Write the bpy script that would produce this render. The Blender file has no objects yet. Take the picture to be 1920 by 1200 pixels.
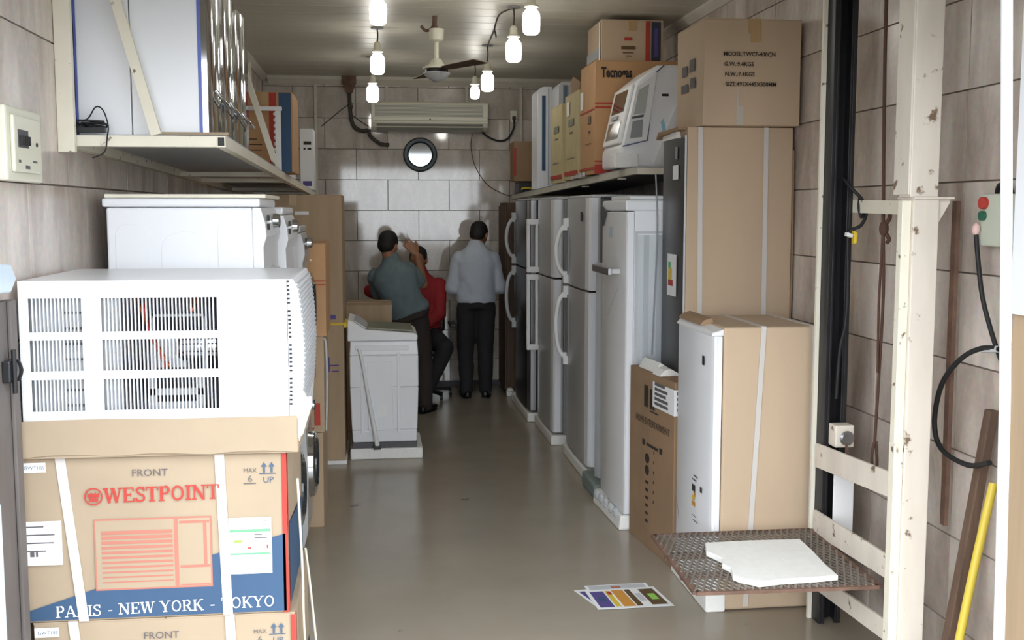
import bpy, bmesh, math, random
from mathutils import Vector, Matrix
from math import pi, sin, cos, radians as rad

SC = bpy.context.scene
COL = SC.collection
random.seed(4)

# ------------------------------------------------------------------ camera, sky, exposure
cam_d = bpy.data.cameras.new('camera')
cam = bpy.data.objects.new('camera', cam_d)
COL.objects.link(cam)
cam.location = (0, 0, 1.707)
cam.rotation_euler = (rad(90 - 5.7106), 0, -rad(7.0558))
cam_d.sensor_width = 36
cam_d.lens = 2050 / 1920 * 36
cam_d.clip_start = 0.05
SC.camera = cam

world = bpy.data.worlds.new('overcast_sky')
SC.world = world
world.use_nodes = True
wb = world.node_tree.nodes['Background']
wb.inputs[0].default_value = (0.90, 0.95, 1.0, 1)      # even hazy daylight over the street
wb.inputs[1].default_value = 6.0

SC.view_settings.view_transform = 'Standard'
SC.view_settings.look = 'None'
SC.view_settings.gamma = 1
SC.view_settings.use_curve_mapping = False
SC.view_settings.exposure = 0.0
SC.cycles.use_denoising = True
SC.cycles.max_bounces = 10
SC.cycles.diffuse_bounces = 6
SC.cycles.sample_clamp_indirect = 6.0

# ------------------------------------------------------------------ materials
MATS = {}


def srgb(r, g, b):
    def c(v):
        v /= 255
        return v / 12.92 if v <= .04045 else ((v + .055) / 1.055) ** 2.4
    return (c(r), c(g), c(b))


def mat(name, col, rough=.6, metal=0, var=.0, scale=8, bump=0, bscale=60, stretch=None, emit=None, estr=0, trans=0, coat=0, alpha=1, dirt=None, spec=.5):
    """plain principled material with procedural colour variation, wear and relief"""
    if name in MATS:
        return MATS[name]
    m = bpy.data.materials.new(name)
    m.use_nodes = True
    nt = m.node_tree
    b = nt.nodes['Principled BSDF']
    b.inputs['Roughness'].default_value = rough
    b.inputs['Metallic'].default_value = metal
    b.inputs['Base Color'].default_value = (*col, 1)
    b.inputs['Transmission Weight'].default_value = trans
    b.inputs['Coat Weight'].default_value = coat
    b.inputs['Alpha'].default_value = alpha
    b.inputs['Specular IOR Level'].default_value = spec
    if emit:
        b.inputs['Emission Color'].default_value = (*emit, 1)
        b.inputs['Emission Strength'].default_value = estr
    tc = nt.nodes.new('ShaderNodeTexCoord')
    mp = nt.nodes.new('ShaderNodeMapping')
    nt.links.new(tc.outputs['Object'], mp.inputs[0])
    if stretch:
        mp.inputs['Scale'].default_value = stretch
    if var:
        n = nt.nodes.new('ShaderNodeTexNoise')
        n.inputs['Scale'].default_value = scale
        n.inputs['Detail'].default_value = 6
        nt.links.new(mp.outputs[0], n.inputs['Vector'])
        r = nt.nodes.new('ShaderNodeValToRGB')
        r.color_ramp.elements[0].position = .3
        r.color_ramp.elements[1].position = .7
        r.color_ramp.elements[0].color = (*[c * (1 - var) for c in col], 1)
        r.color_ramp.elements[1].color = (*[min(1, c * (1 + var)) for c in col], 1)
        nt.links.new(n.outputs['Fac'], r.inputs[0])
        out = r.outputs[0]
        if dirt:                                       # sparse stains / chipped paint
            n2 = nt.nodes.new('ShaderNodeTexNoise')
            n2.inputs['Scale'].default_value = dirt[1]
            n2.inputs['Detail'].default_value = 8
            nt.links.new(tc.outputs['Object'], n2.inputs['Vector'])
            r2 = nt.nodes.new('ShaderNodeValToRGB')
            r2.color_ramp.elements[0].position = dirt[2]
            r2.color_ramp.elements[1].position = dirt[2] + .05
            nt.links.new(n2.outputs['Fac'], r2.inputs[0])
            mx = nt.nodes.new('ShaderNodeMix')
            mx.data_type = 'RGBA'
            nt.links.new(r2.outputs[0], mx.inputs['Factor'])
            nt.links.new(out, mx.inputs['A'])
            mx.inputs['B'].default_value = (*dirt[0], 1)
            out = mx.outputs['Result']
        nt.links.new(out, b.inputs['Base Color'])
    if bump:
        n = nt.nodes.new('ShaderNodeTexNoise')
        n.inputs['Scale'].default_value = bscale
        n.inputs['Detail'].default_value = 4
        nt.links.new(mp.outputs[0], n.inputs['Vector'])
        bp = nt.nodes.new('ShaderNodeBump')
        bp.inputs['Strength'].default_value = bump
        bp.inputs['Distance'].default_value = .01
        nt.links.new(n.outputs['Fac'], bp.inputs['Height'])
        nt.links.new(bp.outputs[0], b.inputs['Normal'])
    MATS[name] = m
    return m


def tile_mat(name, c1, c2, rough, stretch):
    m = bpy.data.materials.new(name)
    m.use_nodes = True
    nt = m.node_tree
    b = nt.nodes['Principled BSDF']
    b.inputs['Roughness'].default_value = rough
    b.inputs['Specular IOR Level'].default_value = .85     # glazed
    tc = nt.nodes.new('ShaderNodeTexCoord')
    oi = nt.nodes.new('ShaderNodeObjectInfo')
    ad = nt.nodes.new('ShaderNodeVectorMath')
    ad.operation = 'ADD'
    ml = nt.nodes.new('ShaderNodeMath')
    ml.operation = 'MULTIPLY'
    ml.inputs[1].default_value = 17
    nt.links.new(oi.outputs['Random'], ml.inputs[0])
    mp = nt.nodes.new('ShaderNodeMapping')
    mp.inputs['Scale'].default_value = stretch
    nt.links.new(tc.outputs['Object'], ad.inputs[0])
    nt.links.new(ml.outputs[0], ad.inputs[1])
    nt.links.new(ad.outputs[0], mp.inputs[0])
    n = nt.nodes.new('ShaderNodeTexNoise')
    n.inputs['Scale'].default_value = 3.2
    n.inputs['Detail'].default_value = 8
    n.inputs['Distortion'].default_value = .8
    nt.links.new(mp.outputs[0], n.inputs['Vector'])
    r = nt.nodes.new('ShaderNodeValToRGB')
    r.color_ramp.elements[0].position = .33
    r.color_ramp.elements[1].position = .68
    r.color_ramp.elements[0].color = (*c1, 1)
    r.color_ramp.elements[1].color = (*c2, 1)
    nt.links.new(n.outputs['Fac'], r.inputs[0])
    n2 = nt.nodes.new('ShaderNodeTexNoise')
    n2.inputs['Scale'].default_value = 40
    n2.inputs['Detail'].default_value = 5
    nt.links.new(ad.outputs[0], n2.inputs['Vector'])
    mx = nt.nodes.new('ShaderNodeMix')
    mx.data_type = 'RGBA'
    mx.blend_type = 'MULTIPLY'
    mx.inputs['Factor'].default_value = .35
    nt.links.new(r.outputs[0], mx.inputs['A'])
    nt.links.new(n2.outputs['Color'], mx.inputs['B'])
    hs = nt.nodes.new('ShaderNodeHueSaturation')
    hs.inputs['Saturation'].default_value = .8
    hs.inputs['Value'].default_value = 1.22
    nt.links.new(mx.outputs['Result'], hs.inputs['Color'])
    nt.links.new(hs.outputs[0], b.inputs['Base Color'])
    return m


M_TILE = tile_mat('marble_tile_side', srgb(178, 160, 146), srgb(224, 212, 200), .25, (1, 1.6, .45))
M_TILEB = tile_mat('marble_tile_back', srgb(176, 164, 152), srgb(212, 204, 194), .06, (1.6, 1, .6))
M_GROUT = mat('grout', srgb(110, 100, 90), .9)
M_FLOOR = mat('floor_vinyl', srgb(162, 152, 137), .2, var=.07, scale=2.2, bump=.02, bscale=30, dirt=(srgb(112, 102, 90), 5, .69))
M_CEIL = mat('ceiling_panel', srgb(196, 192, 178), .40, var=.04, scale=2, stretch=(1, 8, 1))
M_TRIM = mat('trim_white', srgb(205, 200, 188), .5, var=.05)
M_PLASTER = mat('plaster', srgb(190, 184, 174), .85, var=.06)
M_ASPH = mat('pavement', srgb(112, 110, 107), .9, var=.1, scale=4, bump=.2)
M_CARD = mat('cardboard', srgb(194, 171, 145), .85, var=.05, scale=5, stretch=(1, 1, .3), bump=.03, bscale=90)
M_CARD2 = mat('cardboard_brown', srgb(178, 154, 126), .85, var=.06, scale=6, stretch=(3, 3, .3), bump=.03, bscale=90)
M_CARD3 = mat('cardboard_orange', srgb(192, 150, 108), .8, var=.05, scale=6, bump=.03)
M_CARD4 = mat('cardboard_pale', srgb(168, 150, 127), .85, var=.05, scale=5, bump=.03)
M_CARDD = mat('cardboard_dark', srgb(152, 124, 96), .85, var=.08, scale=6, bump=.04)
M_WHITE = mat('enamel_white', srgb(236, 238, 242), .28, var=.01, scale=3)
M_WHITEM = mat('plastic_white', srgb(232, 233, 234), .45)
M_FOAM = mat('styrofoam', srgb(240, 240, 236), .8, var=.03, scale=40, bump=.12, bscale=160)
M_CREAM = mat('cream_paint', srgb(232, 226, 208), .5, var=.05, scale=6, bump=.03, dirt=(srgb(120, 100, 78), 22, .66))
M_CREAMW = mat('chipped_white_paint', srgb(222, 213, 200), .5, var=.09, scale=5, stretch=(2, 2, .5), bump=.04, dirt=(srgb(120, 100, 80), 17, .635))
M_STEEL = mat('brushed_steel', srgb(168, 168, 170), .28, .9, var=.03, scale=3, stretch=(6, 6, .3))
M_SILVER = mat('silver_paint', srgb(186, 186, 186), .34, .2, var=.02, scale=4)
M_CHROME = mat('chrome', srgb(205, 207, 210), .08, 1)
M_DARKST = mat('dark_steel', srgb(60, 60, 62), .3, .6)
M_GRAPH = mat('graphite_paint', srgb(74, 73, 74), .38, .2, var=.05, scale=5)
M_BLACK = mat('black_plastic', srgb(24, 24, 26), .5)
M_BLACKM = mat('black_steel', srgb(38, 37, 40), .45, .3, var=.25, scale=20, stretch=(3, 3, .4), bump=.05)
M_RUBBER = mat('black_rubber', srgb(26, 26, 28), .6)
M_GREYP = mat('grey_plastic', srgb(150, 152, 156), .5)
M_GREYL = mat('grey_light', srgb(196, 199, 203), .5)
M_DGREY = mat('grey_dark', srgb(86, 86, 90), .6, var=.08)
M_BLUEFILM = mat('blue_film', srgb(92, 110, 190), .4)
M_PLASTICW = mat('clear_wrap', srgb(214, 220, 224), .25, alpha=.55)
M_STRAP = mat('strap_white', srgb(220, 215, 210), .35, alpha=.82)
M_TAPE = mat('tape_tan', srgb(186, 156, 112), .3)
M_TAPEW = mat('tape_clear', srgb(214, 208, 196), .25, alpha=.7)
M_RED = mat('print_red', srgb(180, 62, 52), .75)
M_PINK = mat('print_pink', srgb(180, 116, 100), .75)
M_BLUE = mat('print_blue', srgb(56, 84, 116), .7, var=.06, scale=6)
M_INK = mat('print_black', srgb(50, 42, 38), .8)
M_GREYINK = mat('print_grey', srgb(98, 94, 96), .8)
M_BLUEINK = mat('print_bluegrey', srgb(74, 94, 118), .8)
M_PAPER = mat('paper_white', srgb(240, 241, 242), .7)
M_GREEN = mat('print_green', srgb(110, 190, 130), .7)
M_LIME = mat('print_lime', srgb(150, 206, 90), .7)
M_YEL = mat('print_yellow', srgb(226, 196, 60), .6)
M_ORANGE = mat('print_orange', srgb(214, 150, 60), .6)
M_PURPLE = mat('print_purple', srgb(86, 74, 140), .6)
M_BROWNP = mat('print_brown', srgb(96, 74, 42), .6)
M_WHITEINK = mat('print_white', srgb(232, 230, 226), .7)
M_RUST = mat('rusty_steel', srgb(110, 84, 70), .8, var=.3, scale=14, bump=.1)
M_ROPE = mat('brown_rope', srgb(88, 62, 50), .8, bump=.2, bscale=200)
M_WOOD = mat('brown_wood', srgb(92, 72, 58), .7, var=.25, scale=10, stretch=(4, 4, .4), bump=.05)
M_YPIPE = mat('yellow_pipe', srgb(214, 190, 70), .45)
M_GLASS = mat('dark_glass', srgb(44, 50, 54), .08, coat=.3)
M_OLIVE = mat('olive_lid', srgb(126, 128, 108), .35, var=.05)
M_BULB = mat('lit_bulb', (1, 1, 1), .4, emit=(1.0, .97, .90), estr=20)
M_COPPER = mat('copper', srgb(186, 106, 70), .35, .8)
M_REDW = mat('red_wire', srgb(190, 50, 44), .5)
M_COIL = mat('coil_grey', srgb(182, 184, 186), .5, .3)
M_CREAMAC = mat('cream_plastic', srgb(226, 224, 206), .42)
M_ACGREY = mat('ac_grey', srgb(150, 152, 142), .45)
M_INS = mat('pipe_insulation', srgb(70, 66, 60), .8)
M_TEAL = mat('clock_rim', srgb(40, 58, 66), .35)
M_FACE = mat('mirror_face', srgb(206, 210, 212), .05, 1)
M_SKIN = mat('skin', srgb(158, 112, 84), .5, var=.06, scale=20)
M_HAIR = mat('black_hair', srgb(26, 23, 22), .6, var=.3, scale=60, bump=.5, bscale=140)
M_SHIRTB = mat('pale_blue_shirt', srgb(196, 204, 216), .8, var=.04, scale=10, bump=.35, bscale=11)
M_SHIRTG = mat('grey_teal_shirt', srgb(108, 124, 130), .85, var=.08, scale=26, stretch=(1, 1, .3), bump=.35, bscale=11)
M_SHIRTR = mat('red_shirt', srgb(152, 34, 40), .8, var=.06, bump=.3, bscale=12)
M_TROUS = mat('black_trousers', srgb(38, 37, 42), .85, var=.1, bump=.3, bscale=9)
M_TROUSB = mat('brown_trousers', srgb(52, 44, 42), .85, var=.1, bump=.3, bscale=9)
M_SHOE = mat('black_shoe', srgb(24, 22, 22), .4)
M_DOORGREY = mat('grey_gate_paint', srgb(104, 98, 95), .7, var=.12, scale=7, stretch=(2, 2, .5))
M_MESH = mat('expanded_steel', srgb(132, 124, 116), .55, .35, var=.15, scale=20)
M_PALEB = mat('pale_blue_plastic', srgb(196, 212, 226), .4)
M_OLIVEY = mat('box_straw', srgb(196, 182, 140), .8, var=.06)

# ------------------------------------------------------------------ mesh collecting
PINV = {}


class G:
    def __init__(s):
        s.v = []
        s.f = []

    def add(s, vs, fs):
        b = len(s.v)
        s.v += [tuple(p) for p in vs]
        s.f += [tuple(i + b for i in f) for f in fs]
        return s

    def box(s, x0, x1, y0, y1, z0, z1):
        return s.add([(x0, y0, z0), (x1, y0, z0), (x1, y1, z0), (x0, y1, z0), (x0, y0, z1), (x1, y0, z1), (x1, y1, z1), (x0, y1, z1)],
                     [(3, 2, 1, 0), (4, 5, 6, 7), (0, 1, 5, 4), (1, 2, 6, 5), (2, 3, 7, 6), (3, 0, 4, 7)])

    def hexa(s, bot, top):
        return s.add(list(bot) + list(top), [(3, 2, 1, 0), (4, 5, 6, 7), (0, 1, 5, 4), (1, 2, 6, 5), (2, 3, 7, 6), (3, 0, 4, 7)])

    def prism(s, pts, axis, a0, a1):
        """polygon given in the two other axes (x,y,z order), pushed along axis"""
        n = len(pts)

        def P(p, a):
            return {'x': (a, p[0], p[1]), 'y': (p[0], a, p[1]), 'z': (p[0], p[1], a)}[axis]
        vs = [P(p, a0) for p in pts] + [P(p, a1) for p in pts]
        fs = [tuple(range(n)), tuple(range(2 * n - 1, n - 1, -1))]
        fs += [(i, i + n, (i + 1) % n + n, (i + 1) % n) for i in range(n)]
        return s.add(vs, fs)

    def bar(s, p0, p1, w, t, ref=(0, 0, 1)):
        """rectangular bar between two points, w along ref"""
        p0, p1 = Vector(p0), Vector(p1)
        d = (p1 - p0).normalized()
        r = Vector(ref)
        r = (r - d * r.dot(d)).normalized()
        q = d.cross(r)
        c = [r * a * w / 2 + q * b * t / 2 for a, b in ((-1, -1), (1, -1), (1, 1), (-1, 1))]
        return s.hexa([p0 + k for k in c], [p1 + k for k in c])

    def tube(s, pts, r, n=8, smooth=0):
        pts = [Vector(p) for p in pts]
        if smooth:
            out = []
            for i in range(len(pts) - 1):
                a, b, c, d = pts[max(i - 1, 0)], pts[i], pts[i + 1], pts[min(i + 2, len(pts) - 1)]
                for k in range(smooth):
                    t = k / smooth
                    out.append(.5 * ((2 * b) + (c - a) * t + (2 * a - 5 * b + 4 * c - d) * t * t + (3 * b - a - 3 * c + d) * t ** 3))
            pts = out + [pts[-1]]
        rs = r if isinstance(r, (list, tuple)) else [r] * len(pts)
        if len(rs) != len(pts):
            rs = [rs[min(len(rs) - 1, int(i * len(rs) / len(pts)))] for i in range(len(pts))]
        vs, fs = [], []
        up = None
        for i, p in enumerate(pts):
            d = (pts[min(i + 1, len(pts) - 1)] - pts[max(i - 1, 0)])
            d = d.normalized() if d.length > 1e-9 else Vector((0, 0, 1))
            if up is None:
                up = Vector((0, 0, 1)) if abs(d.z) < .9 else Vector((1, 0, 0))
            u = (up - d * up.dot(d))
            u = u.normalized() if u.length > 1e-6 else d.orthogonal().normalized()
            up = u
            w = d.cross(u)
            for k in range(n):
                a = 2 * pi * k / n
                vs.append(p + (u * cos(a) + w * sin(a)) * rs[i])
        for i in range(len(pts) - 1):
            for k in range(n):
                fs.append((i * n + k, i * n + (k + 1) % n, (i + 1) * n + (k + 1) % n, (i + 1) * n + k))
        fs.append(tuple(range(n - 1, -1, -1)))
        fs.append(tuple((len(pts) - 1) * n + k for k in range(n)))
        return s.add(vs, fs)

    def lathe(s, prof, c, n=20, axis='z'):
        """profile (r, h) turned about an axis through c"""
        vs, fs = [], []
        for r, h in prof:
            for k in range(n):
                a = 2 * pi * k / n
                x, y = r * cos(a), r * sin(a)
                p = {'z': (x, y, h), 'y': (x, h, y), 'x': (h, x, y)}[axis]
                vs.append((p[0] + c[0], p[1] + c[1], p[2] + c[2]))
        for i in range(len(prof) - 1):
            for k in range(n):
                fs.append((i * n + k, i * n + (k + 1) % n, (i + 1) * n + (k + 1) % n, (i + 1) * n + k))
        if prof[0][0] > 1e-6:
            fs.append(tuple(range(n - 1, -1, -1)))
        if prof[-1][0] > 1e-6:
            fs.append(tuple((len(prof) - 1) * n + k for k in range(n)))
        return s.add(vs, fs)

    def loft(s, rings, n=16, ref=(1, 0, 0)):
        """rings: (centre, half width along ref, half depth)"""
        vs, fs = [], []
        cs = [Vector(r[0]) for r in rings]
        for i, (c, a, b) in enumerate(rings):
            d = (cs[min(i + 1, len(cs) - 1)] - cs[max(i - 1, 0)]).normalized()
            x = Vector(ref)
            x = x - d * x.dot(d)
            x = x.normalized() if x.length > 1e-4 else d.orthogonal().normalized()
            y = d.cross(x)
            for k in range(n):
                t = 2 * pi * k / n
                vs.append(cs[i] + x * a * cos(t) + y * b * sin(t))
        for i in range(len(rings) - 1):
            for k in range(n):
                fs.append((i * n + k, i * n + (k + 1) % n, (i + 1) * n + (k + 1) % n, (i + 1) * n + k))
        fs.append(tuple(range(n - 1, -1, -1)))
        fs.append(tuple((len(rings) - 1) * n + k for k in range(n)))
        return s.add(vs, fs)

    def ball(s, c, rx, ry, rz, n=14, m=9, rot=None):
        vs, fs = [], []
        R = rot or Matrix.Identity(3)
        for i in range(1, m):
            a = pi * i / m
            for k in range(n):
                t = 2 * pi * k / n
                vs.append(Vector(c) + R @ Vector((rx * sin(a) * cos(t), ry * sin(a) * sin(t), rz * cos(a))))
        vs += [Vector(c) + R @ Vector((0, 0, rz)), Vector(c) + R @ Vector((0, 0, -rz))]
        for i in range(m - 2):
            for k in range(n):
                fs.append((i * n + k, (i + 1) * n + k, (i + 1) * n + (k + 1) % n, i * n + (k + 1) % n))
        T, B = len(vs) - 2, len(vs) - 1
        for k in range(n):
            fs.append((T, k, (k + 1) % n))
            fs.append((B, (m - 2) * n + (k + 1) % n, (m - 2) * n + k))
        return s.add(vs, fs)

    def mesh(s, name, m):
        me = bpy.data.meshes.new(name)
        me.from_pydata(s.v, [], s.f)
        me.validate()
        bm = bmesh.new()
        bm.from_mesh(me)
        bmesh.ops.recalc_face_normals(bm, faces=bm.faces)
        bm.to_mesh(me)
        bm.free()
        me.materials.append(m)
        return me


def obj(name, g, m, parent=None, bevel=0, smooth=0, seg=2):
    me = g.mesh(name, m)
    if smooth:
        me.polygons.foreach_set('use_smooth', [True] * len(me.polygons))
        me.set_sharp_from_angle(angle=rad(smooth))
    o = bpy.data.objects.new(name, me)
    COL.objects.link(o)
    if parent is not None:
        o.parent = parent
        if parent.name in PINV:
            o.matrix_parent_inverse = PINV[parent.name]
    if bevel:
        b = o.modifiers.new('bevel', 'BEVEL')
        b.width = bevel
        b.segments = seg
        b.limit_method = 'ANGLE'
        b.angle_limit = rad(40)
    return o


def thing(name, label, cat, loc, rz=0, group=None, local=False):
    o = bpy.data.objects.new(name, None)
    o.empty_display_size = .1
    COL.objects.link(o)
    o.location = loc
    o.rotation_euler = (0, 0, rz)
    o['label'] = label
    o['category'] = cat
    if group:
        o['group'] = group
    if not local:
        PINV[o.name] = (Matrix.Translation(loc) @ Matrix.Rotation(rz, 4, 'Z')).inverted()
    return o


def tag(o, label, cat, group=None):
    o['label'] = label
    o['category'] = cat
    if group:
        o['group'] = group
    return o


def struct(o):
    o['kind'] = 'structure'
    return o


# ------------------------------------------------------------------ flat print on faces
def text2d(s, size, align='LEFT', bold=0, sx=1.0):
    cu = bpy.data.curves.new('t', 'FONT')
    cu.body = s
    cu.size = size
    cu.align_x = align
    cu.offset = bold
    cu.resolution_u = 2
    o = bpy.data.objects.new('t', cu)
    COL.objects.link(o)
    dg = bpy.context.evaluated_depsgraph_get()
    me = bpy.data.meshes.new_from_object(o.evaluated_get(dg))
    vs = [(v.co.x * sx, v.co.y) for v in me.vertices]
    fs = [tuple(p.vertices) for p in me.polygons]
    bpy.data.objects.remove(o)
    bpy.data.curves.remove(cu)
    bpy.data.meshes.remove(me)
    return vs, fs


def arc(cx, cy, rx, ry, a0, a1, n=10):
    return [(cx + rx * cos(rad(a0 + (a1 - a0) * i / n)), cy + ry * sin(rad(a0 + (a1 - a0) * i / n))) for i in range(n + 1)]


def serif(ch, T, t):
    """strokes of a slab-serif capital of height 1: (polyline, width); returns width too. T thick, t thin"""
    h = T / 2
    S = []

    def sf(x, y, w):
        S.append(([(x - w / 2, y), (x + w / 2, y)], t))
    b, tp = t / 2, 1 - t / 2
    if ch == 'W':
        W = 1.25
        S += [([(.15, 1), (.40, 0)], T), ([(.40, 0), (.64, 1)], t), ([(.64, 1), (.88, 0)], T), ([(.88, 0), (1.12, 1)], t)]
        sf(.15, tp, .34), sf(.62, tp, .3), sf(1.12, tp, .28)
    elif ch == 'E':
        W = .82
        S += [([(.2, 0), (.2, 1)], T), ([(.05, b), (.75, b)], t), ([(.05, tp), (.72, tp)], t), ([(.2, .5), (.55, .5)], t),
              ([(.73, 0), (.75, .28)], t), ([(.71, 1), (.71, .74)], t), ([(.55, .38), (.55, .62)], t)]
    elif ch == 'S':
        W = .72
        S += [(arc(.36, .74, .24, .22, 20, 180, 8) + arc(.36, .27, .26, .23, 120, 90, 2)[-1:] + arc(.36, .27, .26, .23, 60, -170, 10), (T + t) / 2),
              ([(.6, 1), (.6, .7)], t), ([(.09, 0), (.09, .3)], t)]
    elif ch == 'T':
        W = .85
        S += [([(.42, 0), (.42, 1)], T), ([(.04, tp), (.81, tp)], t), ([(.06, 1), (.06, .72)], t), ([(.79, 1), (.79, .72)], t)]
        sf(.42, b, .4)
    elif ch in 'PR':
        W = .8 if ch == 'P' else .92
        S += [([(.2, 0), (.2, 1)], T), ([(.05, tp), (.45, tp)], t), (arc(.45, .735, .22, .235, 90, -90, 8), T * .9), ([(.45, .5), (.2, .5)], t)]
        sf(.2, b, .38)
        if ch == 'R':
            S += [([(.45, .5), (.76, 0)], T)]
            sf(.8, b, .26)
    elif ch == 'O':
        W = .95
        S += [(arc(.47, .5, .34, .45, 0, 360, 22), (T + t) / 2)]
    elif ch == 'I':
        W = .46
        S += [([(.22, 0), (.22, 1)], T)]
        sf(.22, b, .4), sf(.22, tp, .4)
    elif ch == 'N':
        W = 1.0
        S += [([(.17, 0), (.17, 1)], t), ([(.17, 1), (.8, 0)], T), ([(.8, 0), (.8, 1)], t)]
        sf(.17, b, .32), sf(.14, tp, .3), sf(.8, tp, .32)
    elif ch == 'A':
        W = .95
        S += [([(.12, 0), (.46, 1)], t), ([(.46, 1), (.82, 0)], T), ([(.24, .34), (.7, .34)], t)]
        sf(.12, b, .28), sf(.82, b, .32)
    elif ch == 'K':
        W = .98
        S += [([(.2, 0), (.2, 1)], T), ([(.25, .42), (.74, 1)], t), ([(.4, .58), (.82, 0)], T)]
        sf(.2, b, .36), sf(.2, tp, .36), sf(.76, tp, .3), sf(.84, b, .28)
    elif ch == 'Y':
        W = .95
        S += [([(.14, 1), (.46, .46)], T), ([(.46, .46), (.8, 1)], t), ([(.46, .48), (.46, 0)], T)]
        sf(.14, tp, .32), sf(.8, tp, .28), sf(.46, b, .36)
    elif ch == '-':
        W = .6
        S += [([(.12, .38), (.48, .38)], t * 1.2)]
    else:
        W = .42
    return S, W


class Print:
    """shapes laid on one face of a box: u to the right, v up, seen from outside"""

    def __init__(s, face, x0, x1, y0, y1, z0, z1, off=.0012):
        s.g = G()
        s.face, s.b, s.off, s.k = face, (x0, x1, y0, y1, z0, z1), off, 0

    def P(s, u, v):
        x0, x1, y0, y1, z0, z1 = s.b
        o = s.off + s.k * .00004
        if s.face == 'front':
            return (x0 + u, y0 - o, z0 + v)
        if s.face == 'left':
            return (x0 - o, y1 - u, z0 + v)
        if s.face == 'right':
            return (x1 + o, y0 + u, z0 + v)
        return (x0 + u, y0 + v, z1 + o)

    def poly(s, pts):
        s.g.add([s.P(*p) for p in pts], [tuple(range(len(pts)))])
        s.k += 1
        return s

    def rect(s, u0, v0, u1, v1):
        return s.poly([(u0, v0), (u1, v0), (u1, v1), (u0, v1)])

    def ring(s, u, v, r, w, n=24):
        a = arc(u, v, r, r, 0, 360, n)
        b = arc(u, v, r - w, r - w, 0, 360, n)
        s.g.add([s.P(*p) for p in a + b], [(i, i + 1, i + n + 2, i + n + 1) for i in range(n)])
        return s

    def line(s, pts, w):
        for (a, b) in zip(pts[:-1], pts[1:]):
            dx, dy = b[0] - a[0], b[1] - a[1]
            L = math.hypot(dx, dy) or 1
            nx, ny = -dy / L * w / 2, dx / L * w / 2
            s.poly([(a[0] - nx, a[1] - ny), (b[0] - nx, b[1] - ny), (b[0] + nx, b[1] + ny), (a[0] + nx, a[1] + ny)])
        return s

    def text(s, st, u, v, size, align='LEFT', bold=0, sx=1.0, rise=0):
        vs, fs = text2d(st, size, align, bold, sx)
        s.g.add([s.P(u + a, v + b + rise * a) for a, b in vs], fs)
        s.k += 1
        return s

    def serif(s, st, u0, u1, v, h, T=.2, t=.09, rise=0):
        tot = sum(serif(c, T, t)[1] for c in st)
        sx = (u1 - u0) / tot
        x = 0
        for c in st:
            S, W = serif(c, T, t)
            for pl, w in S:
                q = [((x + a) * sx, b * h) for a, b in pl]
                q = [(u0 + a, v + b + rise * a) for a, b in q]
                hv = abs(pl[0][0] - pl[-1][0]) < .05
                s.line(q, w * (sx if hv else (h if len(pl) == 2 and abs(pl[0][1] - pl[-1][1]) < .05 else (sx + h) / 2)))
            x += W
        return s

    def build(s, name, m, parent, label=None):
        o = obj(name, s.g, m, parent)
        if label:
            o['label'] = label
        return o


def blurb(p, u0, v0, w, n, h=.006, gap=.011, seed=1):
    """a few lines of print too small to read"""
    r = random.Random(seed)
    for i in range(n):
        p.rect(u0, v0 - i * gap, u0 + w * r.uniform(.5, 1), v0 - i * gap + h * .5)
    return p


# ------------------------------------------------------------------ cartons
def carton_mesh(x0, x1, y0, y1, z0, z1, n=6, dent=.003, seed=0):
    """corrugated box: a gridded shell, dented inwards, with flap lips along the top edges"""
    r = random.Random(seed)
    me = bmesh.new()
    bmesh.ops.create_cube(me, size=1)
    bmesh.ops.subdivide_edges(me, edges=me.edges[:], cuts=n, use_grid_fill=True)
    w, d, h = x1 - x0, y1 - y0, z1 - z0
    ph = [r.uniform(0, 6) for _ in range(6)]
    g = G()
    for v in me.verts:
        x, y, z = v.co
        k = (.5 + .25 * sin(7 * x + ph[0]) * sin(6 * z + ph[1]) + .25 * sin(8 * y + ph[2] + 5 * z))
        e = dent * k
        px, py, pz = x * w, y * d, z * h
        if abs(x) > .499:
            px -= math.copysign(e, x)
        if abs(y) > .499:
            py -= math.copysign(e, y)
        g.v.append((px + (x0 + x1) / 2, py + (y0 + y1) / 2, pz + (z0 + z1) / 2))
    for f in me.faces:
        g.f.append(tuple(v.index for v in f.verts))
    me.free()
    return g


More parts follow.
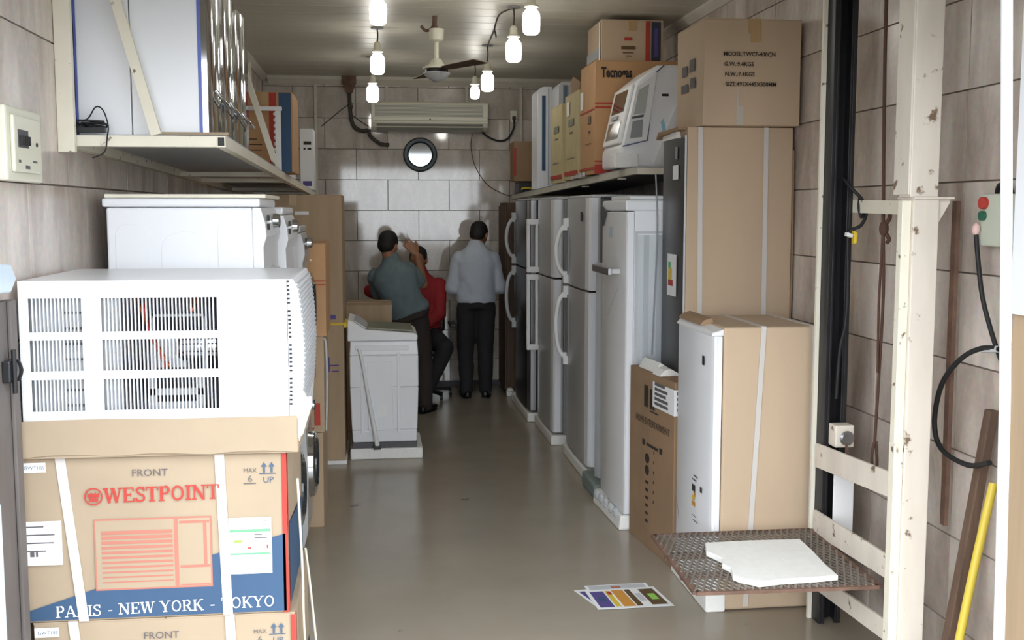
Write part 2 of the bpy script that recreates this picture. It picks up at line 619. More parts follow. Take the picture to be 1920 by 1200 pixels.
def carton(name, label, x0, x1, y0, y1, z0, z1, m=None, group=None, rz=0, seam='y', straps=(), dent=.003, seed=0, tape=True, strap_w=.014):
    """thing at the base centre; body, two top flaps, seam tape and straps are its parts"""
    cx, cy = (x0 + x1) / 2, (y0 + y1) / 2
    t = thing(name, label, 'box', (cx, cy, z0), rz, group)
    if rz:
        PINV[t.name] = Matrix.Translation((-cx, -cy, -z0))
    m = m or M_CARD
    obj('box_body', carton_mesh(x0, x1, y0, y1, z0, z1 - .004, dent=dent, seed=seed), m, t, bevel=.003)
    e = .002
    if seam == 'y':
        obj('top_flap', G().box(x0 + e, cx - .0012, y0 + e, y1 - e, z1 - .0042, z1), m, t)
        obj('top_flap', G().box(cx + .0012, x1 - e, y0 + e, y1 - e, z1 - .0042, z1), m, t)
        if tape:
            obj('seam_tape', G().box(cx - .025, cx + .025, y0 - .001, y1, z1, z1 + .0006).box(cx - .025, cx + .025, y0 - .0012, y0 - .0004, z1 - .07, z1), M_TAPE, t)
    else:
        obj('top_flap', G().box(x0 + e, x1 - e, y0 + e, cy - .0012, z1 - .0042, z1), m, t)
        obj('top_flap', G().box(x0 + e, x1 - e, cy + .0012, y1 - e, z1 - .0042, z1), m, t)
        if tape:
            obj('seam_tape', G().box(x0 - .001, x1, cy - .025, cy + .025, z1, z1 + .0006).box(x0 - .0012, x0 - .0004, cy - .025, cy + .025, z1 - .07, z1), M_TAPE, t)
    for u0, u1 in straps:       # strap round front, top and bottom: u at the top, u at the bottom
        g = G()
        w = strap_w
        a, b = x0 + u0, x0 + u1
        g.hexa([(b - w, y0 - .003, z0), (b + w, y0 - .003, z0), (b + w, y0 - .0018, z0), (b - w, y0 - .0018, z0)],
               [(a - w, y0 - .003, z1), (a + w, y0 - .003, z1), (a + w, y0 - .0018, z1), (a - w, y0 - .0018, z1)])
        g.box(a - w, a + w, y0 - .003, y1 + .003, z1 + .0008, z1 + .002)
        obj('strap', g, M_STRAP, t)
    return t


# ================================================================== THE SETTING
YB = 10.6        # back wall
XL, XR = -1.04, 2.05
ZC = 2.964

struct(obj('floor', G().box(-1.3, 2.3, 2.3, 10.8, -.12, 0), M_FLOOR))
struct(obj('ground', G().box(-30, 30, -40, 2.3, -.2, -.04), M_ASPH))
ce = struct(obj('ceiling', G().box(-1.3, 2.3, 2.5, 10.8, ZC + .012, ZC + .3), M_CEIL))
y = 2.7
pm = None
while y < YB - .05:                      # long glossy ceiling strips laid across the shop
    w = min(.248, YB - y)
    if pm is None or w < .248:
        me = obj('panel', G().box(XL, XR, -.124, -.124 + w, 0, .014), M_CEIL, ce, bevel=.004)
        if pm is None:
            pm = me.data
        me.location = (0, y + .124, ZC)
    else:
        o = bpy.data.objects.new('panel', pm)
        COL.objects.link(o)
        o.parent = ce
        o.location = (0, y + .124, ZC)
        b = o.modifiers.new('bevel', 'BEVEL')
        b.width = .004
        b.segments = 2
    y += .252


def tiled(wall, axis, at, a0, a1, rows, tw, th, z0, off, m, shift=0, jt=.0035):
    """tiles as children of a wall. axis 'y': wall runs along y at x=at; 'x': runs along x at y=at. off(row) = start"""
    cache = {}
    for r in range(rows):
        zb = z0 + r * th
        zt = min(zb + th, ZC)
        if zb >= ZC - .02 or zt <= 0.01:
            continue
        zb = max(zb, 0)
        a = a0 + off(r) - (tw if off(r) > 0 else 0)
        while a < a1 - .02:
            s0, s1 = max(a, a0), min(a + tw, a1)
            if s1 - s0 > .03:
                k = (round(s1 - s0, 3), round(zt - zb, 3))
                if k not in cache:
                    L, Hh = k[0] / 2 - jt / 2, k[1] / 2 - jt / 2
                    g = G()
                    d = .010
                    c = .0015
                    if axis == 'y':
                        g.hexa([(0, -L, -Hh), (0, L, -Hh), (0, L, Hh), (0, -L, Hh)],
                               [(shift * d, -L + c, -Hh + c), (shift * d, L - c, -Hh + c), (shift * d, L - c, Hh - c), (shift * d, -L + c, Hh - c)])
                    else:
                        g.hexa([(-L, 0, -Hh), (L, 0, -Hh), (L, 0, Hh), (-L, 0, Hh)],
                               [(-L + c, shift * d, -Hh + c), (L - c, shift * d, -Hh + c), (L - c, shift * d, Hh - c), (-L + c, shift * d, Hh - c)])
                    cache[k] = g.mesh('tile', m)
                o = bpy.data.objects.new('tile', cache[k])
                COL.objects.link(o)
                o.parent = wall
                c_ = (s0 + s1) / 2
                j = random.uniform(-.0012, .0008)
                o.location = (at + j, c_, (zb + zt) / 2) if axis == 'y' else (c_, at + j, (zb + zt) / 2)
            a += tw


wl = struct(obj('wall_left', G().box(XL - .25, XL - .008, 2.4, 10.8, 0, ZC + .1), M_GROUT))
tiled(wl, 'y', XL - .010, 2.62, YB, 8, .9, .46, 1.79 - .46 * 4, lambda r: (.85 if r % 2 else .40), M_TILE, 1)
wr = struct(obj('wall_right', G().box(XR + .008, XR + .25, 2.4, 10.8, 0, ZC + .1), M_GROUT))
tiled(wr, 'y', XR + .010, 2.62, YB, 11, .635, .318, 2.126 - .318 * 7, lambda r: (3.64 - 2.62) % .635, M_TILE, -1)
wbk = struct(obj('wall_back', G().box(-1.3, 2.3, YB + .008, YB + .25, 0, ZC + .1), M_GROUT))
tiled(wbk, 'x', YB + .010, XL, XR, 11, .587, .29, 2.0 - .29 * 7, lambda r: ((.115 - XL) % .587 if r % 2 == 0 else (.115 + .2935 - XL) % .587), M_TILEB, -1)
# street front: header above the opening and piers beside it
struct(obj('wall_front', G().box(-4, 4, 2.35, 2.6, 2.42, 4.2).box(-4, XL - .06, 2.35, 2.6, -.1, 2.42).box(XR + .06, 4, 2.35, 2.6, -.1, 2.42), M_PLASTER))
# ceiling mouldings and baseboard
struct(obj('trim_1', G().prism([(XL, ZC), (XL + .05, ZC), (XL + .05, ZC - .02), (XL + .012, ZC - .055), (XL, ZC - .055)], 'y', 2.7, YB), M_TRIM))
struct(obj('trim_2', G().prism([(XR, ZC), (XR - .05, ZC), (XR - .05, ZC - .02), (XR - .012, ZC - .055), (XR, ZC - .055)], 'y', 2.7, YB), M_TRIM))
struct(obj('trim_3', G().prism([(YB, ZC), (YB - .05, ZC), (YB - .05, ZC - .03), (YB - .012, ZC - .075), (YB, ZC - .075)], 'x', XL + .05, XR - .05), M_TRIM))
struct(obj('baseboard_back', G().box(XL, XR, YB - .012, YB - .0005, 0, .05), M_DGREY))
# slim cable channels on the back wall
for i, (x, z0, z1) in enumerate([(-.553, 1.86, 2.889), (.114, 2.735, 2.889), (.874, 2.735, 2.889), (1.398, 2.33, 2.889)]):
    struct(obj('trim_%d' % (4 + i), G().box(x - .014, x + .014, YB - .02, YB - .0008, z0, z1), M_TRIM, bevel=.003))

# ================================================================== LEFT: stack of air conditioner cartons
def westpoint(label, dx, z0, z1):
    x0, x1, y0, y1 = -1.03 + dx, -.273 + dx, 3.24, 3.86
    H = z1 - z0
    t = carton('air_conditioner_carton', label, x0, x1, y0, y1, z0, z1, M_CARD4, 'air conditioner cartons at the entrance', straps=((.115, .165), (.564, .578)), dent=.004, seed=int(z0 * 10) + 3, tape=False)
    f = ('front', x0, x1, y0, y1, z0, z1)
    Print(*f).poly([(.004, .006), (.75, .006), (.75, .243), (.53, .184), (.2, .096), (.004, .034)]).build('printed_panel', M_BLUE, t, 'dark blue printed wave along the bottom')
    r = Print('right', x0, x1, y0, y1, z0, z1).rect(.004, .004, .03, H - .006)
    r.build('printed_edge', M_RED, t, 'red printed stripe round the corner')
    Print(*f).rect(.742, .0, .757, H - .006).build('printed_edge', M_RED, t)
    Print('right', x0, x1, y0, y1, z0, z1).poly([(.05, .006), (.6, .006), (.6, .2), (.05, .26)]).build('printed_panel', M_BLUE, t)
    pic = Print(*f, off=.0016).rect(.205, .092, .534, .302)
    pic.build('printed_picture', M_CARD4, t)
    p = Print(*f, off=.0019)
    for a, b, c, d in ((.202, .09, .536, .095), (.202, .299, .536, .304), (.202, .09, .206, .304), (.531, .09, .536, .304),
                       (.428, .09, .44, .304), (.444, .284, .53, .292), (.512, .15, .522, .29), (.444, .15, .53, .158), (.444, .096, .53, .101)):
        p.rect(a, b, c, d)
    for i in range(11):
        p.rect(.222, .112 + i * .0145, .424, .112 + i * .0145 + (.004 + .0007 * i))
    p.build('printed_drawing', M_PINK, t, 'pink line drawing of a window air conditioner')
    Print(*f, off=.002).text('FRONT', .313, H - .062, .030, sx=1.05).build('printed_words', M_GREYINK, t)
    Print(*f, off=.002).text('MAX', .632, H - .06, .018).build('printed_words', M_GREYINK, t)
    Print(*f, off=.002).text('6', .644, H - .088, .028).rect(.632, H - .0945, .668, H - .0915).build('printed_words', M_GREYINK, t)
    q = Print(*f, off=.002).text('UP', .688, H - .092, .026).rect(.678, H - .066, .727, H - .0635)
    for u in (.692, .714):
        q.poly([(u - .009, H - .044), (u + .009, H - .044), (u, H - .03)]).rect(u - .003, H - .062, u + .003, H - .044)
    q.build('printed_arrows', M_BLUEINK, t)
    e = Print(*f, off=.002).serif('WESTPOINT', .232, .562, H - .139, .044, .19, .09, rise=.012)
    e.ring(.205, H - .118, .026, .004).rect(.192, H - .133, .218, H - .128).rect(.192, H - .126, .218, H - .122)
    for k in range(3):
        u = .194 + k * .011
        e.poly([(u - .005, H - .12), (u + .005, H - .12), (u + .006, H - .104), (u, H - .112), (u - .006, H - .104)])
    e.build('printed_name', M_RED, t, 'red brand lettering with round crown emblem')
    line = 'PARIS - NEW YORK - TOKYO'
    wid = [serif(c, .16, .07)[1] for c in line]
    k, i = .63 / sum(wid), 0
    for word in line.split(' '):
        u0 = .085 + k * sum(wid[:i])
        u1 = u0 + k * sum(wid[i:i + len(word)])
        Print(*f, off=.0021).serif(word, u0, u1, .014 + .012 * (u0 - .085), .034, .16, .07, rise=.012).build('printed_words', M_WHITEINK, t)
        i += len(word) + 1
    # pasted labels
    L = obj('label_sheet', Print(*f, off=.0026).rect(.002, H - .318, .112, H - .187).g, M_PAPER, t)
    blurb(Print(*f, off=.0030), .014, H - .205, .085, 4, .008, .024).rect(.022, H - .292, .034, H - .276).rect(.038, H - .292, .044, H - .276).build('print', M_GREYINK, L)
    L = obj('label_sheet', Print(*f, off=.0026).rect(.585, H - .367, .71, H - .196).g, M_PAPER, t)
    Print(*f, off=.0030).rect(.588, H - .240, .706, H - .231).rect(.588, H - .309, .706, H - .303).build('print', M_GREEN, L)
    Print(*f, off=.0030).rect(.6, H - .272, .625, H - .263).build('print', M_LIME, L)
    Print(*f, off=.0030).rect(.64, H - .291, .65, H - .286).rect(.695, H - .291, .7, H - .28).build('print', M_RED, L)
    blurb(Print(*f, off=.0030), .66, H - .25, .04, 2, .006, .01).ring(.69, H - .213, .007, .0015).build('print', M_GREYINK, L)
    L = obj('label_sheet', Print(*f, off=.0026).rect(.006, H - .043, .075, H - .014).g, M_PAPER, t)
    Print(*f, off=.0030).text('GWT18S', .014, H - .034, .015).build('print', M_BLUEINK, L)
    return t


westpoint('tan carton with red lettering and blue wave, directly under the open cardboard tray', 0, .507, .998)
westpoint('tan carton at the bottom of the air conditioner stack, mostly below the picture', .018, .0, .506)

# open cardboard tray under the AC
t = thing('cardboard_tray', 'open pale cardboard tray holding the white window air conditioner', 'tray', (-.64, 3.55, 1.0))
x0, x1, y0, y1 = -1.028, -.238, 3.222, 3.92
g = G().box(x0, x1, y0, y1, .9985, 1.004)
obj('tray_bottom', g, M_CARD4, t)
gl = G()
n = 16
for i in range(n):                       # wavy front lip
    a, b = i / n, (i + 1) / n
    za, zb = 1.03 + .006 * sin(a * 9), 1.03 + .006 * sin(b * 9)
    xa, xb = x0 + (x1 - x0) * a, x0 + (x1 - x0) * b
    ya, yb = y0 - .006 + .004 * sin(a * 7), y0 - .006 + .004 * sin(b * 7)
    gl.hexa([(xa, ya, 1.000 + .009 * abs(sin(a * 9.4))), (xb, yb, 1.000 + .009 * abs(sin(b * 9.4))), (xb, yb + .005, 1.002), (xa, ya + .005, 1.002)],
            [(xa, ya, 1.108 + .003 * sin(a * 5)), (xb, yb, 1.108 + .003 * sin(b * 5)), (xb, yb + .005, 1.108), (xa, ya + .005, 1.108)])
obj('tray_side', gl, M_CARD4, t)
obj('tray_side', G().box(x0 - .003, x0 + .002, y0, y1, 1.0, 1.112), M_CARD4, t)
obj('tray_side', G().box(x1 - .002, x1 + .003, y0, y1, 1.0, 1.1), M_CARD4, t)
obj('tray_side', G().box(x0, x1, y1 - .003, y1 + .002, 1.0, 1.11), M_CARD4, t)
g = G()
pts = [(-.244, 1.03), (-.222, 1.05), (-.21, 1.09), (-.196, 1.13), (-.2, 1.155), (-.212, 1.15), (-.222, 1.172), (-.236, 1.168), (-.242, 1.1)]
g.prism(pts, 'y', 3.228, 3.3)
o = obj('foam_corner', g, M_FOAM, t, bevel=.004)
o['label'] = 'torn white foam corner piece'

# window air conditioner, its louvred side to the street
t = thing('window_air_conditioner', 'white window air conditioner with louvred side on the cardboard tray', 'air conditioner', (-.64, 3.6, 1.006))
X0, X1, Y0, Y1, Z0, Z1 = -1.012, -.262, 3.242, 3.9, 1.006, 1.508
lv = [(.027, .172), (.226, .55)]
rows = [(Z1 - .147, Z1 - .050), (Z1 - .260, Z1 - .170), (Z1 - .376, Z1 - .284)]
g = G()
us = [0, .027, .172, .226, .55, X1 - X0]
for a, b in ((0, 1), (2, 3), (4, 5)):
    g.box(X0 + us[a], X0 + us[b], Y0, Y0 + .004, Z0, Z1)
for a, b in lv:
    zs = [Z0] + [z for r in reversed(rows) for z in r] + [Z1]
    for k in range(0, 8, 2):
        g.box(X0 + a, X0 + b, Y0, Y0 + .004, zs[k], zs[k + 1])
g.box(X0, X1, Y0 + .0041, Y1, Z1 - .004, Z1)
g.box(X0, X0 + .003, Y0 + .0041, Y1, Z0, Z1 - .0041)
g.box(X0, X1, Y1 - .003, Y1, Z0, Z1 - .0041)
obj('casing', g, M_WHITE, t)
obj('base_pan', G().box(X0 + .004, X1, Y0 + .006, Y1 - .004, Z0, Z0 + .01), M_GREYP, t)
obj('inner_wall', G().box(X0 + .57, X0 + .58, Y0 + .006, Y1 - .004, Z0 + .01, Z1 - .006).box(X0 + .005, X0 + .57, Y0 + .34, Y0 + .35, Z0 + .01, Z1 - .006), M_DGREY, t)
g = G()
for (a, b), cnt in zip(lv, (14, 31)):
    for r in rows:
        for i in range(1, cnt):
            u = X0 + a + (b - a) * i / cnt
            g.box(u - .0016, u + .0016, Y0 - .001, Y0 + .010, r[0], r[1])
o = obj('louvre_slats', g, M_WHITE, t)
o['kind'] = 'stuff'
obj('condenser_coil', G().box(X0 + .02, X0 + .19, Y0 + .03, Y0 + .06, Z0 + .06, Z1 - .02).box(X0 + .19, X0 + .272, Y0 + .02, Y0 + .3, Z0 + .06, Z1 - .02), M_COIL, t)
g = G()
for i in range(9):
    g.box(X0 + .115, X0 + .185, Y0 + .024, Y0 + .03, Z0 + .09 + i * .045, Z0 + .096 + i * .045)
obj('coil_tubes', g, M_DGREY, t)['kind'] = 'stuff'
mo = obj('fan_motor', G().lathe([(0, 0), (.045, 0), (.058, .02), (.058, .12), (.04, .14), (0, .14)], (X0 + .41, Y0 + .16, Z1 - .212), 20, 'x'), M_CHROME, t, smooth=40)
obj('motor_bracket', G().box(X0 + .345, X0 + .5, Y0 + .1, Y0 + .11, Z1 - .115, Z1 - .108).box(X0 + .345, X0 + .352, Y0 + .1, Y0 + .11, Z1 - .3, Z1 - .108).box(X0 + .493, X0 + .5, Y0 + .1, Y0 + .11, Z1 - .3, Z1 - .108)
    .box(X0 + .34, X0 + .5, Y0 + .06, Y0 + .07, Z1 - .40, Z1 - .365).box(X0 + .34, X0 + .5, Y0 + .06, Y0 + .07, Z1 - .345, Z1 - .325).box(X0 + .34, X0 + .36, Y0 + .06, Y0 + .07, Z1 - .365, Z1 - .29).box(X0 + .48, X0 + .5, Y0 + .06, Y0 + .07, Z1 - .365, Z1 - .29), M_GREYL, t)
obj('compressor_plate', G().box(X0 + .355, X0 + .44, Y0 + .12, Y0 + .125, Z1 - .27, Z1 - .165), M_GREYL, t)
obj('copper_pipe', G().tube([(X0 + .3, Y0 + .1, Z1 - .03), (X0 + .32, Y0 + .09, Z1 - .1), (X0 + .36, Y0 + .1, Z1 - .2), (X0 + .4, Y0 + .09, Z1 - .27)], .005, 6, 4), M_COPPER, t, smooth=60)
obj('red_wire', G().tube([(X0 + .33, Y0 + .06, Z1 - .06), (X0 + .35, Y0 + .05, Z1 - .16), (X0 + .37, Y0 + .06, Z1 - .21), (X0 + .395, Y0 + .06, Z1 - .28)], .004, 6, 4), M_REDW, t)
obj('copper_pipe', G().tube([(X0 + .46, Y0 + .12, Z1 - .02), (X0 + .46, Y0 + .1, Z1 - .1), (X0 + .48, Y0 + .11, Z1 - .06), (X0 + .5, Y0 + .12, Z1 - .02)], .005, 6, 4), M_COPPER, t)
# bulging room-side grille
prof = [(X1, Z0 + .01), (X1 + .030, Z0 + .02), (X1 + .040, Z0 + .15), (X1 + .047, Z0 + .27), (X1 + .044, Z0 + .36), (X1 + .032, Z1 - .03), (X1 + .018, Z1), (X1, Z1)]
obj('room_grille', G().prism(prof, 'y', Y0 + .004, Y1), M_WHITE, t, bevel=.004)
g = G()
for i in range(30):
    z = Z0 + .13 + i * .0125
    if i % 8 == 7:
        continue
    fx = X1 + .002 + .006 * sin((z - Z0) * 6)
    g.box(fx - .004, fx + .004, Y0 + .0025, Y0 + .006, z, z + .006)
obj('grille_slots', g, M_BLACK, t)
g = G()
for i in range(26):
    z = Z0 + .12 + i * .0145
    k = 0
    for (xa, za), (xb, zb) in zip(prof[1:-1], prof[2:]):
        if za <= z <= zb:
            k = xa + (xb - xa) * (z - za) / (zb - za)
    g.box(k - .012, k + .003, Y0 + .02, Y1 - .02, z, z + .005)
o = obj('grille_fins', g, M_GREYL, t)
o['kind'] = 'stuff'

# ================================================================== LEFT WALL things
t = thing('breaker_panel', 'cream electrical breaker panel with window of switches on left wall', 'electrical panel', (XL, 3.36, 1.79))
bx = XL + .003
obj('panel_box', G().box(bx - .002, bx + .03, 3.19, 3.515, 1.79, 2.0), M_CREAMAC, t, bevel=.008)
obj('panel_lid', G().box(bx + .03, bx + .042, 3.22, 3.46, 1.815, 1.975), M_CREAMAC, t, bevel=.006)
o = obj('breaker_window', G().box(bx + .0422, bx + .044, 3.25, 3.34, 1.885, 1.935), M_DGREY, t)
for k in range(5):
    obj('breaker_switch', G().box(bx + .044, bx + .052, 3.256 + k * .017, 3.268 + k * .017, 1.893, 1.918), M_BLACK, o)
obj('keyhole', G().lathe([(.0, 0), (.006, 0), (.006, .003), (0, .003)], (bx + .042, 3.42, 1.9), 12, 'x'), M_BLACK, t)
obj('panel_print', G().box(bx + .0421, bx + .0426, 3.25, 3.27, 1.842, 1.85).box(bx + .0421, bx + .0426, 3.31, 3.35, 1.826, 1.836).box(bx + .0421, bx + .0426, 3.38, 3.42, 1.846, 1.852), M_GREYINK, t)
t = thing('grey_metal_gate', 'dark grey folded metal gate leaf standing along the left wall', 'gate', (-1.02, 2.85, 0))
obj('gate_leaf', G().box(-1.035, -1.012, 2.62, 3.2, .02, 1.46), M_DOORGREY, t, bevel=.003)
obj('gate_rib', G().box(-1.011, -1.0, 3.14, 3.19, .02, 1.46), M_DOORGREY, t, bevel=.003)
L = obj('latch', G().box(-1.012, -.99, 3.08, 3.15, 1.24, 1.30), M_DARKST, t, bevel=.004)
obj('latch_bolt', G().tube([(-.985, 3.1, 1.21), (-.985, 3.1, 1.33)], .007, 8).tube([(-.985, 3.13, 1.24), (-.975, 3.13, 1.27), (-.985, 3.13, 1.3)], .005, 6, 3), M_BLACK, L)
t = thing('alarm_box', 'small white plastic box at left picture edge below breaker panel', 'box', (XL, 3.1, 1.49))
obj('box_body', G().prism([(2.98, 1.49), (3.12, 1.485), (3.17, 1.52), (3.13, 1.56), (2.98, 1.57)], 'x', XL + .001, XL + .05), M_PALEB, t, bevel=.004)
tag(obj('pale_pipe', G().tube([(-.99, 2.9, 0), (-.99, 2.9, .95)], .02, 12), M_PALEB), 'pale blue upright plastic pipe at the lower left picture edge', 'pipe')

# ================================================================== LEFT SHELF
t = thing('left_wall_shelf', 'long white steel wall shelf with slanted braces along the left wall', 'shelf', (-.78, 6.6, 1.93))


def LZ(y):
    return 1.965 - (y - 3.85) * (.10 / 5.55)


def lbar(x0, x1, y0, y1, dz0, dz1):
    return [(x0, y0, LZ(y0) + dz0), (x1, y0, LZ(y0) + dz0), (x1, y1, LZ(y1) + dz0), (x0, y1, LZ(y1) + dz0)], [(x0, y0, LZ(y0) + dz1), (x1, y0, LZ(y0) + dz1), (x1, y1, LZ(y1) + dz1), (x0, y1, LZ(y1) + dz1)]


SXO = -.505
obj('frame_bar', G().hexa(*lbar(XL + .03, SXO - .03, 3.85, 3.885, -.043, -.006)), M_CREAM, t, bevel=.002)
for xa in (XL, SXO - .03):          # square tubes; a black plate paints the shade inside each near end
    g = G()
    g.hexa(*lbar(xa, xa + .03, 3.862, 9.4, -.043, -.006))
    xm, z = xa + .015, LZ(3.85)
    for a, b, c, d in ((xa, xa + .03, -.010, -.006), (xa, xa + .03, -.043, -.039), (xa, xa + .004, -.039, -.010), (xa + .026, xa + .03, -.039, -.010)):
        g.box(a, b, 3.85, 3.862, z + c, z + d)
    fb = obj('frame_bar', g, M_CREAM, t)
    obj('tube_shade', G().box(xa + .0042, xa + .0258, 3.860, 3.8618, z - .0388, z - .0102), M_BLACK, fb)
for yy in (5.9, 6.6, 8.0, 9.3):
    obj('cross_bar', G().hexa(*lbar(XL + .03, SXO - .03, yy, yy + .05, -.043, -.02)), M_CREAM, t)
for ya, yb_, mm in ((3.9, 6.3, M_GREYP), (6.3, 9.4, M_DGREY)):
    obj('shelf_board', G().hexa(*lbar(XL + .004, SXO - .002, ya, yb_ - .004, -.006, .0)), M_GREYL, t)
obj('brace', G().bar((-.735, 3.868, LZ(3.87) - .002), (-1.0, 3.868, 2.96), .034, .022, (1, 0, 0)), M_CREAM, t)
obj('brace', G().bar((-.515, 5.9, LZ(5.9) + .005), (-.83, 5.9, 2.955), .03, .03, (1, 0, 0)), M_CREAM, t)
obj('upright', G().box(XL + .001, XL + .055, 3.8, 3.83, 1.9, 2.95), M_CREAM, t, bevel=.003)
obj('upright', G().box(XL + .001, XL + .03, 9.36, 9.39, 1.8, 2.95), M_CREAM, t)

# three stainless-fronted ovens on the left shelf
for i, (ya, yb_, lab) in enumerate(((3.92, 4.27, 'nearest white and stainless appliance on the left shelf, blue film on its edges'),
                                    (4.29, 4.65, 'middle stainless-fronted appliance of the three on the left shelf'),
                                    (4.67, 5.07, 'farthest stainless-fronted appliance of the three on the left shelf'))):
    z0 = LZ((ya + yb_) / 2) + .004
    z1 = 2.53
    t = thing('boxed_oven', lab, 'appliance', (-.78, (ya + yb_) / 2, z0), group='stainless appliances on the left shelf')
    if i == 0:
        obj('side_panel', G().box(-1.0, -.826, ya, yb_, z0, z1), M_WHITE, t, bevel=.003)
        obj('side_panel', G().box(-.8225, -.595, ya, yb_, z0, z1), M_WHITE, t, bevel=.003)
        obj('blue_film', G().box(-1.006, -.999, ya - .0012, ya + .0004, z0, z1), M_BLUEFILM, t)
        obj('blue_film', G().box(-.6, -.588, ya - .0012, ya + .0004, z0, z1), M_BLUEFILM, t)
    else:
        obj('cabinet', G().box(-1.0, -.595, ya, yb_, z0, z1), M_WHITE, t, bevel=.003)
    pr = [(-.594, ya + .004), (-.57, ya + .008), (-.556, ya + .04), (-.552, (ya + yb_) / 2), (-.556, yb_ - .04), (-.57, yb_ - .008), (-.594, yb_ - .004)]
    d = obj('door', G().prism(pr, 'z', z0 + .01, z1 - .004), M_CHROME, t, smooth=50)
    obj('blue_film', G().box(-.568, -.563, yb_ - .015, yb_ - .008, z0 + .2, z1 - .01), M_BLUEFILM, d)
    obj('handle', G().tube([(-.55, ya + .06, z0 + .16), (-.53, ya + .09, z0 + .13), (-.53, yb_ - .09, z0 + .12), (-.55, yb_ - .06, z0 + .14)], .007, 8, 3), M_CHROME, d, smooth=60)
t = thing('loose_board', 'thin pale wooden strip under the nearest stainless appliance', 'board', (-.62, 4.0, LZ(4)))
obj('strip', G().box(-.72, -.50, 3.888, 3.915, LZ(3.9) + .0008, LZ(3.9) + .010), M_CARD4, t)
g = G()
r = random.Random(5)
cx, cy, cz = -.96, 3.87, LZ(3.87) + .008
pts = [(cx + r.uniform(-.05, .06), cy + r.uniform(-.012, .018), cz + .006 + r.uniform(0, .03)) for _ in range(16)]
g.tube(pts, .004, 6, 4)
g.tube([(cx - .06, cy, cz), (cx - .05, cy, cz + .03), (cx + .0, cy, cz + .04), (cx + .03, cy - .005, cz + .08), (cx + .055, cy - .01, cz + .07), (cx + .07, cy - .01, cz + .02), (cx + .07, cy - .028, cz - .02), (cx + .06, cy - .03, cz - .07), (cx + .02, cy - .028, cz - .09)], .0025, 6, 4)
g.box(cx - .04, cx + .06, cy - .015, cy + .012, cz - .004, cz + .012)
tag(obj('tangled_cable', g, M_BLACK), 'tangled black power cable lying on the near end of left shelf', 'cable')

# carton with red and blue stripes, racks and a slim white carton farther along the shelf
x0, x1, y0, y1 = -.76, -.455, 6.3, 6.75
z0 = LZ(6.5) + .004
z1 = 2.365
t = carton('striped_carton', 'brown carton with red and blue stripes on the left shelf', x0, x1, y0, y1, z0, z1, M_CARD3, seed=4)
f = ('front', x0, x1, y0, y1, z0, z1)
Print(*f, off=.002).rect(.175, .0, .215, z1 - z0 - .004).build('stripe', M_RED, t)
Print(*f, off=.002).rect(.228, .0, .295, z1 - z0 - .004).build('stripe', M_BLUE, t)
blurb(Print(*f, off=.002), .06, .18, .08, 4, .01, .03).build('print', M_INK, t)
t = thing('white_rack', 'white wavy-edged plastic frame leaning before the striped carton', 'frame', (-.58, 6.1, LZ(6.1)))
zz = LZ(6.1) + .002
g = G()
g.box(-.70, -.50, 6.1, 6.13, 2.245, 2.268)
obj('top_rail', g, M_WHITEM, t, bevel=.004)
g = G()
for i in range(10):
    za = zz + (2.245 - zz) * i / 10
    g.box(-.535, -.507, 6.1, 6.13, za, zz + (2.245 - zz) * (i + 1) / 10)
    g.ball((-.537, 6.115, za + .015), .01, .012, .012, 8, 6)
obj('wavy_post', g, M_WHITEM, t)
t = thing('dark_glass_frame', 'white-framed dark glass door standing on the left shelf', 'appliance door', (-.53, 7.1, LZ(7.1)))
zz = LZ(7.1) + .002
z1 = 2.35
obj('frame', G().box(-.58, -.505, 7.1, 7.14, z1 - .03, z1).box(-.58, -.505, 7.1, 7.14, zz, zz + .03).box(-.525, -.505, 7.1, 7.14, zz + .03, z1 - .03).box(-.58, -.57, 7.1, 7.14, zz + .03, z1 - .03), M_WHITEM, t)
obj('glass', G().box(-.57, -.525, 7.112, 7.125, zz + .03, z1 - .03), M_GLASS, t)
x0, x1, y0, y1 = -.6, -.492, 9.0, 9.3
z0, z1 = LZ(9.15) + .004, 2.36
t = carton('slim_white_carton', 'slim white carton with dark print near the shelf end', x0, x1, y0, y1, z0, z1, M_PAPER, seed=3, tape=False)
f = ('front', x0, x1, y0, y1, z0, z1)
Print(*f, off=.003).rect(.03, .36, .09, .385).rect(.03, .32, .045, .335).rect(.06, .32, .09, .335).build('print', M_INK, t)
Print(*f, off=.003).rect(.02, .03, .09, .07).build('print', M_PURPLE, t)

